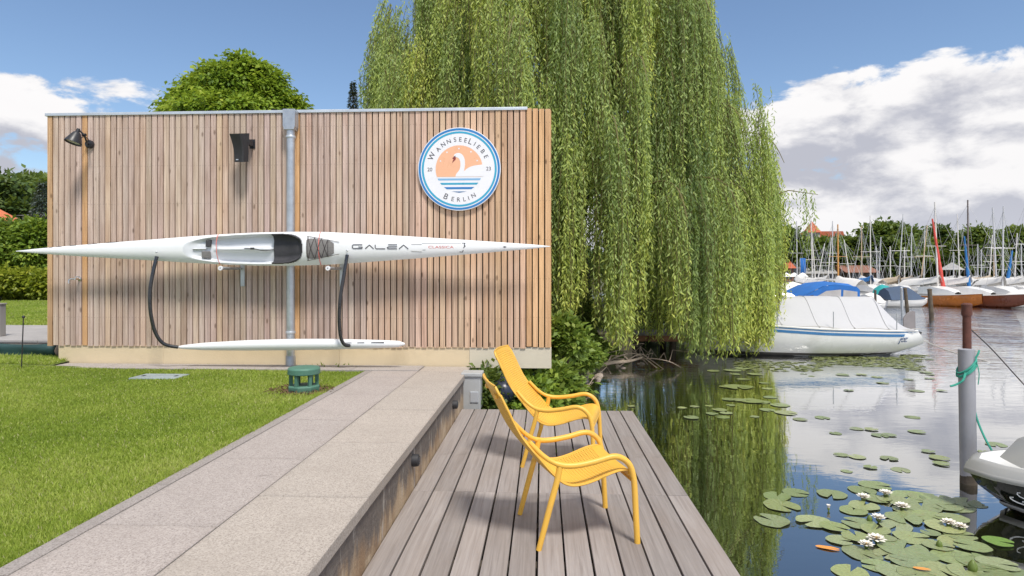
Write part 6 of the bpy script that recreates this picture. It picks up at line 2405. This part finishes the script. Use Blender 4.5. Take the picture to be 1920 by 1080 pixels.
def flower(u, v, wpx, label, openn=1.0):
    p = onz(u, v, 0.03)
    dep = (CAMZ) * FPX / (v - HOR)
    r_ = wpx / 2.0 / FPX * dep
    t = thing('water_lily', label, 'flower', (p.x, p.y, 0.018), random.uniform(0, 6), 'white water lilies')
    mb = MB()
    for (n_, tilt, ln, ph) in ((8, 18, 1.0, 0), (8, 36, .92, .4), (7, 55, .78, .2), (6, 70, .6, .6)):
        for k in range(n_):
            a = 2 * math.pi * k / n_ + ph + random.uniform(-.08, .08)
            tl = R(90 - (90 - tilt) * openn)
            d = Vector((math.cos(a) * math.cos(tl), math.sin(a) * math.cos(tl), math.sin(tl)))
            s_ = Vector((-math.sin(a), math.cos(a), 0))
            up_ = s_.cross(d)
            b0 = len(mb.v)
            w = 0.23 * r_
            for (f, wf, lf) in ((0.05, .3, 0), (0.45, 1.0, -.06), (.8, .7, -.02), (1.0, .05, .06)):
                c_ = d * (f * ln * r_) + up_ * (lf * r_)
                mb.v += [tuple(c_ - s_ * w * wf), tuple(c_ + up_ * (-.05 * r_ * wf)), tuple(c_ + s_ * w * wf)]
            for i in range(3):
                for j in range(2):
                    q_ = b0 + i * 3 + j
                    mb.f.append((q_, q_ + 1, q_ + 4, q_ + 3))
    mb.build('petals', M['petal'], t, smooth=60)
    if openn > .6:
        mb = MB()
        for k in range(26):
            a = k * 2.4
            rr6 = 0.03 + 0.27 * math.sqrt(k / 26)
            mb.tube([(0.06 * r_ * math.cos(a), .06 * r_ * math.sin(a), .1 * r_), (rr6 * r_ * math.cos(a), rr6 * r_ * math.sin(a), (.50 - .4 * rr6) * r_)], [.035 * r_, .045 * r_], 4)
        mb.build('stamens', M['stamen'], t)
    MB().lathe([(.05 * r_, -.02), (.30 * r_, .0), (.28 * r_, .10 * r_), (.05 * r_, .12 * r_)], 10).build('sepals', M['bud'], t, smooth=60)
    return t


for (x, y, w, lab, op) in ((788, 552, 95, 'white water lily flower at the back left of the cluster', .8), (940, 528, 95, 'white water lily flower at the back right, next to the first', .75), (1050, 612, 100, 'white water lily flower right of the middle of the cluster', .9),
                           (890, 692, 100, 'white water lily flower in the middle of the cluster', .8), (875, 830, 120, 'wide open white water lily with yellow centre, nearest the deck', 1.0), (808, 868, 100, 'white water lily flower close beside the wide open one', .9),
                           (1365, 722, 100, 'half sunken white water lily beside the corner boat', .9), (1445, 745, 90, 'white water lily flower closest to the corner boat', .9)):
    u, v = z7(x, y)
    flower(u, v, w / 3.6 * 1.12, lab, op)
u, v = z7(553, 615)
flower(u, v, 52 / 3.6 * 1.2, 'small white water lily bud alone on the blue water', .35)
for (x, y, lab) in ((830, 697, 'round green lily bud beside the middle flower'), (1300, 870, 'dark lily bud among the pads near the corner boat'), (1525, 1030, 'large brown green lily bud at the bottom edge')):
    u, v = z7(x, y)
    p = onz(u, v, 0.02)
    s_ = 0.020 if x < 1500 else 0.028
    t = thing('lily_bud', lab, 'bud', (p.x, p.y, 0.0), group='lily buds')
    MB().lathe([(.2 * s_, -.5 * s_), (.8 * s_, .1 * s_), (s_, .9 * s_), (.8 * s_, 1.8 * s_), (.3 * s_, 2.5 * s_), (.05 * s_, 2.7 * s_)], 12).build('bud', M['bud'], t, smooth=60)
    MB().tube([(0, 0, -.2), (0, 0, 0)], .006, 6).build('stalk', M['bud'], t)

# floating weed film near the covered sailboat and the willow
n = 1300
u = RNG.uniform(1380, 1730, n)
v = 666 + 30 * RNG.random(n) ** 2.2
pts = np.array([tuple(onz(a, b_, 0.003)) for a, b_ in zip(u, v)])
pts[:, 2] = 0.003 + RNG.random(n) * 0.004
keep = (np.sin(pts[:, 0] * 2.2 + pts[:, 1] * 1.3) + np.sin(pts[:, 1] * 2.9 - pts[:, 0])) > -0.4
pts = pts[keep]
n = len(pts)
dd = RNG.normal(0, 1, (n, 3))
dd[:, 2] = 0
L = RNG.uniform(.06, .20, n)
V, F4 = leaf_quads(pts, dd, np.tile([0, 0, 1.0], (n, 1)), L, L * .7)
V[:, 2] = np.clip(V[:, 2], 0.002, 0.012)
o = put('floating_weed', np_mesh('floating_weed', V, F4, M['scum'], np.clip(RNG.normal(.5, .25, n), 0, 1)))
tag(o, 'film of floating green weed in front of the covered sailboat', 'weed', kind='stuff')

# ------------------------------------------------------------------ far shore: houses, terrace and trees
YH = 108
c = at(1530, 520, YH)
hs = thing('tower_house', 'big pale house with steep red tiled roofs and a pointed corner tower', 'house', (c.x, YH, 0.8))


def hp(u, v, Y=YH):
    p = at(u, v, Y)
    return (p.x - c.x, p.z - 0.8)


x0, _ = hp(1505, 500)
x1, _ = hp(1581, 500)
_, ze = hp(1500, 452)
_, zr = hp(1500, 434)
MB().box(((x0 + x1) / 2, 4, ze / 2), (x1 - x0, 8, ze)).build('wall', M['house_wall'], hs)
MB().prism([(x0 - .3, ze), (x1 + .3, ze), (x1 - .2, zr), (x0 + 2, zr)], lambda a, b_, d: (a, d, b_), -0.4, 8.4).build('roof', M['roof_red'], hs)
tx0, tz0 = hp(1509, 437)
tx1, _ = hp(1530, 437)
tm, tt = hp(1519, 415)
_, tzb = hp(1509, 500)
MB().box(((tx0 + tx1) / 2, -0.6, tz0 / 2), (tx1 - tx0, 1.9, tz0)).build('tower', M['house_wall'], hs)
mb = MB()
mb.v = [(tx0 - .2, -1.8, tz0), (tx1 + .2, -1.8, tz0), (tx1 + .2, .6, tz0), (tx0 - .2, .6, tz0), (tm, -.6, tt)]
mb.f = [(0, 1, 4), (1, 2, 4), (2, 3, 4), (3, 0, 4), (0, 1, 2, 3)]
mb.build('tower_roof', M['roof_red'], hs)
cx_, cz_ = hp(1541, 428)
MB().box((cx_, 3, cz_ - .9), (.9, .9, 1.8)).box((cx_, 3, cz_ + .05), (1.1, 1.1, .2)).build('chimney', M['house_brick'], hs)
for (u, v) in ((1514, 447), (1522, 447), (1514, 464), (1522, 464), (1540, 462), (1552, 462), (1564, 462), (1540, 480), (1552, 480)):
    wx_, wz = hp(u, v)
    yy = -1.56 if u < 1530 else -.01
    o = MB().box((wx_, yy, wz), (.75, .06, 1.1)).build('window', M['window'], hs)
    MB().box((wx_, yy - .04, wz - .6), (.95, .1, .1)).build('sill', M['house_wall'], o)
ax0, az0 = hp(1499, 470)
ax1, az1 = hp(1512, 478)
MB().prism([(ax0 - 1, hp(1499, 481)[1]), (ax1, hp(1499, 481)[1]), (ax0 + .4, hp(1499, 455)[1])], lambda a, b_, d: (a, d, b_), -1.2, 3).build('side_roof', M['roof_red'], hs)


def house(label, u0, u1, vw, vr, Y, wm, rm, depth=6.0, hip=False):
    a, b_ = at(u0, vw, Y), at(u1, vw, Y)
    zr_ = at(u0, vr, Y).z
    t = thing('house', label, 'house', ((a.x + b_.x) / 2, Y, 0.6))
    hw_ = (b_.x - a.x) / 2
    MB().box((0, depth / 2, (a.z - .6) / 2), (2 * hw_, depth, a.z - .6)).build('wall', wm, t)
    if hip:
        mb = MB()
        mb.v = [(-hw_ - .3, -.4, a.z - .6), (hw_ + .3, -.4, a.z - .6), (hw_ + .3, depth + .4, a.z - .6), (-hw_ - .3, depth + .4, a.z - .6), (0, depth / 2, zr_ - .6)]
        mb.f = [(0, 1, 4), (1, 2, 4), (2, 3, 4), (3, 0, 4), (0, 1, 2, 3)]
        mb.build('roof', rm, t)
    else:
        MB().prism([(-.4, a.z - .6), (depth + .4, a.z - .6), (depth / 2, zr_ - .6)], lambda y_, z_, d: (d, y_, z_), -hw_ - .3, hw_ + .3).build('roof', rm, t)
    n_ = max(2, int(hw_))
    for k in range(n_):
        MB().box((-hw_ + (k + .5) * 2 * hw_ / n_, -.02, (a.z - .6) * .55), (.9, .06, 1.1)).build('window', M['window'], t)
    return t


house('low brown house with red gable beside the willow', 1452, 1488, 503, 484, 92, M['house_brick'], M['roof_red'])
house('long low building with a pale grey roof on the far shore', 1494, 1572, 513, 494, 96, M['house_wall'], M['grey_cover'])
house('dark brown boat shed behind the varnished mast', 1588, 1645, 511, 497, 94, M['shed_wood'], M['house_brick'])
house('house with bright orange tiled roof at the left edge', -175, -35, 412, 352, 36, M['house_wall'], M['roof_bright'], 2.6, hip=True)
house('small house with grey roof behind the hedge near the building corner', 42, 110, 405, 392, 44, M['house_wall'], M['roof_grey'])
# parasols on the terrace
for k, (u, lab) in enumerate(((1474, 'leftmost white terrace parasol on the far shore'), (1489, 'second white terrace parasol on the far shore from the left'), (1505, 'third white terrace parasol on the far shore from the left'))):
    p = at(u, 518, 84)
    t = thing('parasol', lab, 'parasol', (p.x, 84, 0.5), group='terrace parasols')
    hz = at(u, 511, 84).z - .5
    MB().tube([(0, 0, 0), (0, 0, hz)], .04, 6).build('pole', M['mast_alu'], t)
    MB().lathe([(.75, hz - .55), (.4, hz - .2), (.02, hz)], 8, cap=False).build('canopy', M['parasol'], t, smooth=20)
p = at(1500, 498, 86)
t = thing('flag', 'tall narrow blue flag on the far shore terrace', 'flag', (p.x, 86, .5))
hz = at(1500, 484, 86).z - .5
MB().tube([(0, 0, 0), (0, 0, hz)], .04, 6).build('pole', M['mast_alu'], t)
MB().grid([[(x, .1 * math.sin(z * 2), z) for z in np.linspace(hz - 2.0, hz, 8)] for x in np.linspace(.05, .75, 4)]).build('cloth', M['canopy_blue'], t)
p = at(1785, 512, 80)
t = thing('pavilion', 'small pavilion with a pointed pale roof before the far trees', 'pavilion', (p.x, 80, .5))
hz = at(1785, 506, 80).z - .5
mb = MB()
for a in range(4):
    mb.tube([(.9 * (1 if a % 2 else -1), .9 * (1 if a > 1 else -1), 0), (.9 * (1 if a % 2 else -1), .9 * (1 if a > 1 else -1), hz)], .06, 6)
mb.build('posts', M['shed_wood'], t)
MB().lathe([(1.6, hz), (.1, hz + .9)], 4).build('roof', M['grey_cover'], t)

ft_ = [(1545, 484, 100, 34, 34, 'mid_leaf', 'green tree in front of the red roofed tower house'), (1590, 480, 104, 26, 34, 'mid_leaf', 'green tree right of the tower house'), (1612, 490, 112, 20, 40, 'dark_leaf', 'small dark tree between the tower house and the tallest green tree'),
       (1655, 462, 100, 38, 44, 'mid_leaf', 'tall bright green tree behind the white mast'), (1690, 465, 106, 34, 42, 'mid_leaf', 'round green tree left of the red sail'), (1722, 480, 110, 26, 36, 'mid_leaf', 'green tree just left of the red sail'),
       (1758, 472, 118, 24, 46, 'dark_leaf', 'dark tree behind the red sail'), (1795, 485, 120, 34, 38, 'dark_leaf', 'dark low tree left of the tall dark mast'), (1830, 470, 104, 32, 40, 'mid_leaf', 'rounded green tree right of the tall dark mast'),
       (1865, 480, 112, 28, 38, 'dark_leaf', 'dark tree between the two tall grey masts'), (1905, 470, 108, 36, 40, 'mid_leaf', 'large green tree at the right edge'), (1955, 475, 110, 36, 40, 'dark_leaf', 'dark tree cut by the right edge'),
       (1470, 460, 96, 26, 30, 'mid_leaf', 'green tree showing right of the willow'), (2010, 470, 108, 40, 44, 'mid_leaf', 'green tree beyond the right edge')]
for (u, v, Y, hu, hv, m, lab) in ft_[:-1]:
    v += 3
    b = Vector((at(u, v, Y).x, Y, 0.9))
    tree('shore_tree', lab, b, [E(u, v, Y, hu, hv, base=b), E(u - hu * .45, v + hv * .5, Y - 1, hu * .7, hv * .6, base=b), E(u + hu * .5, v + hv * .45, Y, hu * .65, hv * .6, base=b), E(u + hu * .1, v - hv * .3, Y, hu * .6, hv * .6, base=b)],
         150, 34, 0.75, 1.15, M[m], 0.35, group='trees along the far shore')
# far belt of woodland that closes the view
rows_ = []
C_, T_ = [], []
n = 26000
x = RNG.uniform(-120, 330, n)
y = RNG.uniform(128, 150, n)
hgt = 5.2 + 1.8 * np.sin(x * .11) + 1.4 * np.sin(x * .29 + 1)
z = .8 + np.sqrt(RNG.random(n)) * hgt
C = np.stack([x, y, z], 1)
dd = RNG.normal(0, 1, (n, 3))
L = RNG.uniform(1.2, 2.2, n)
V, F4 = leaf_quads(C, dd, RNG.normal(0, 1, (n, 3)) + np.array([0, -.6, .6]), L, L * .7)
o = put('far_wood', np_mesh('far_wood', V, F4, M['dark_leaf'], np.clip(RNG.normal(.45, .25, n), 0, 1)))
tag(o, 'dark belt of far woodland behind the marina', 'woodland', kind='stuff')


# ------------------------------------------------------------------ tell look-alikes apart by their place
ORD = ['first', 'second', 'third', 'fourth', 'fifth', 'sixth', 'seventh', 'eighth', 'ninth', 'tenth', 'eleventh', 'twelfth']


def place_labels(group, cat, prefix, n_rows):
    obs = [o for o in col.objects if o.get('group') == group and o.get('category') == cat]
    obs.sort(key=lambda o: -o.location.y)
    size = math.ceil(len(obs) / n_rows)
    for r_ in range(n_rows):
        row = obs[r_ * size:(r_ + 1) * size]
        row.sort(key=lambda o: o.location.x / o.location.y)
        rn = 'back row' if r_ == 0 else ('front row' if r_ == n_rows - 1 else ORD[r_] + ' row from the back')
        for k, o in enumerate(row):
            o['label'] = '%s, %s from left in the %s' % (prefix, ORD[k], rn)


place_labels('lily pads of the big cluster', 'lily pad', 'green pad of the big cluster', 6)
place_labels('pads on the willow reflection', 'lily pad', 'small pad on the willow reflection', 4)
place_labels('far pads near the covered sailboat', 'lily pad', 'tiny far lily pad', 4)
place_labels('scattered pads on the open water', 'lily pad', 'pale pad on the cloud reflection', 3)
place_labels('small stones on the bank edge', 'stone', 'small brown bank stone', 4)

# ------------------------------------------------------------------ pieces of a part hang on that part
SUB = {'sailing_boat': {'spreader': 'mast', 'rigging': 'mast', 'furled_sail': 'mast', 'sail_cover': 'boom', 'rub_rail': 'hull'},
       'covered_sailboat': {'stripe': 'hull', 'boot_top': 'hull', 'lettering': 'hull', 'rub_rail': 'hull', 'cover_seam': 'cover', 'lashing': 'cover', 'rudder_fitting': 'rudder'},
       'motor_cruiser': {'stripe': 'hull', 'rub_rail': 'hull', 'cabin_window': 'cabin', 'vinyl_window': 'canopy', 'canopy_side': 'canopy'},
       'wall_lamp': {'reflector': 'lamp_shade', 'joint': 'arm'}, 'lounge_chair': {'rim': 'shell', 'stacking_lug': 'shell'}, 'bulkhead_lamp': {'lens': 'housing'},
       'service_box': {'door': 'box'}, 'loudspeaker': {'badge': 'cabinet', 'back_plate': 'bracket'}, 'downpipe': {'clamp': 'pipe', 'pipe_foot': 'pipe'},
       'round_sign': {'blue_ring': 'board', 'teal_ring': 'board', 'peach_sky': 'board', 'wave_stripe': 'board', 'swan_figure': 'board', 'beak': 'board', 'beak_knob': 'board', 'star': 'board', 'lettering': 'board'},
       'outrigger_canoe': {'lettering': 'canoe_deck', 'trim_line': 'canoe_deck', 'deck_mark': 'canoe_deck', 'storage_net': 'canoe_deck', 'bungee_cord': 'canoe_deck', 'foot_pedal': 'cockpit', 'steering_rail': 'cockpit', 'steering_cord': 'cockpit', 'cleat': 'cockpit', 'hull_mark': 'canoe_hull'},
       'corner_boat': {'lettering': 'hull', 'spray_rail': 'hull', 'rub_rail': 'hull', 'hatch': 'console', 'screw': 'console'}}
for o in list(col.objects):
    kind = o.name.split('.')[0]
    if o.parent is None and kind in SUB:
        kids = {}
        for ch in o.children:
            kids.setdefault(ch.name.split('.')[0], ch)
        for ch in list(o.children):
            tgt = SUB[kind].get(ch.name.split('.')[0])
            if tgt in kids:
                ch.parent = kids[tgt]
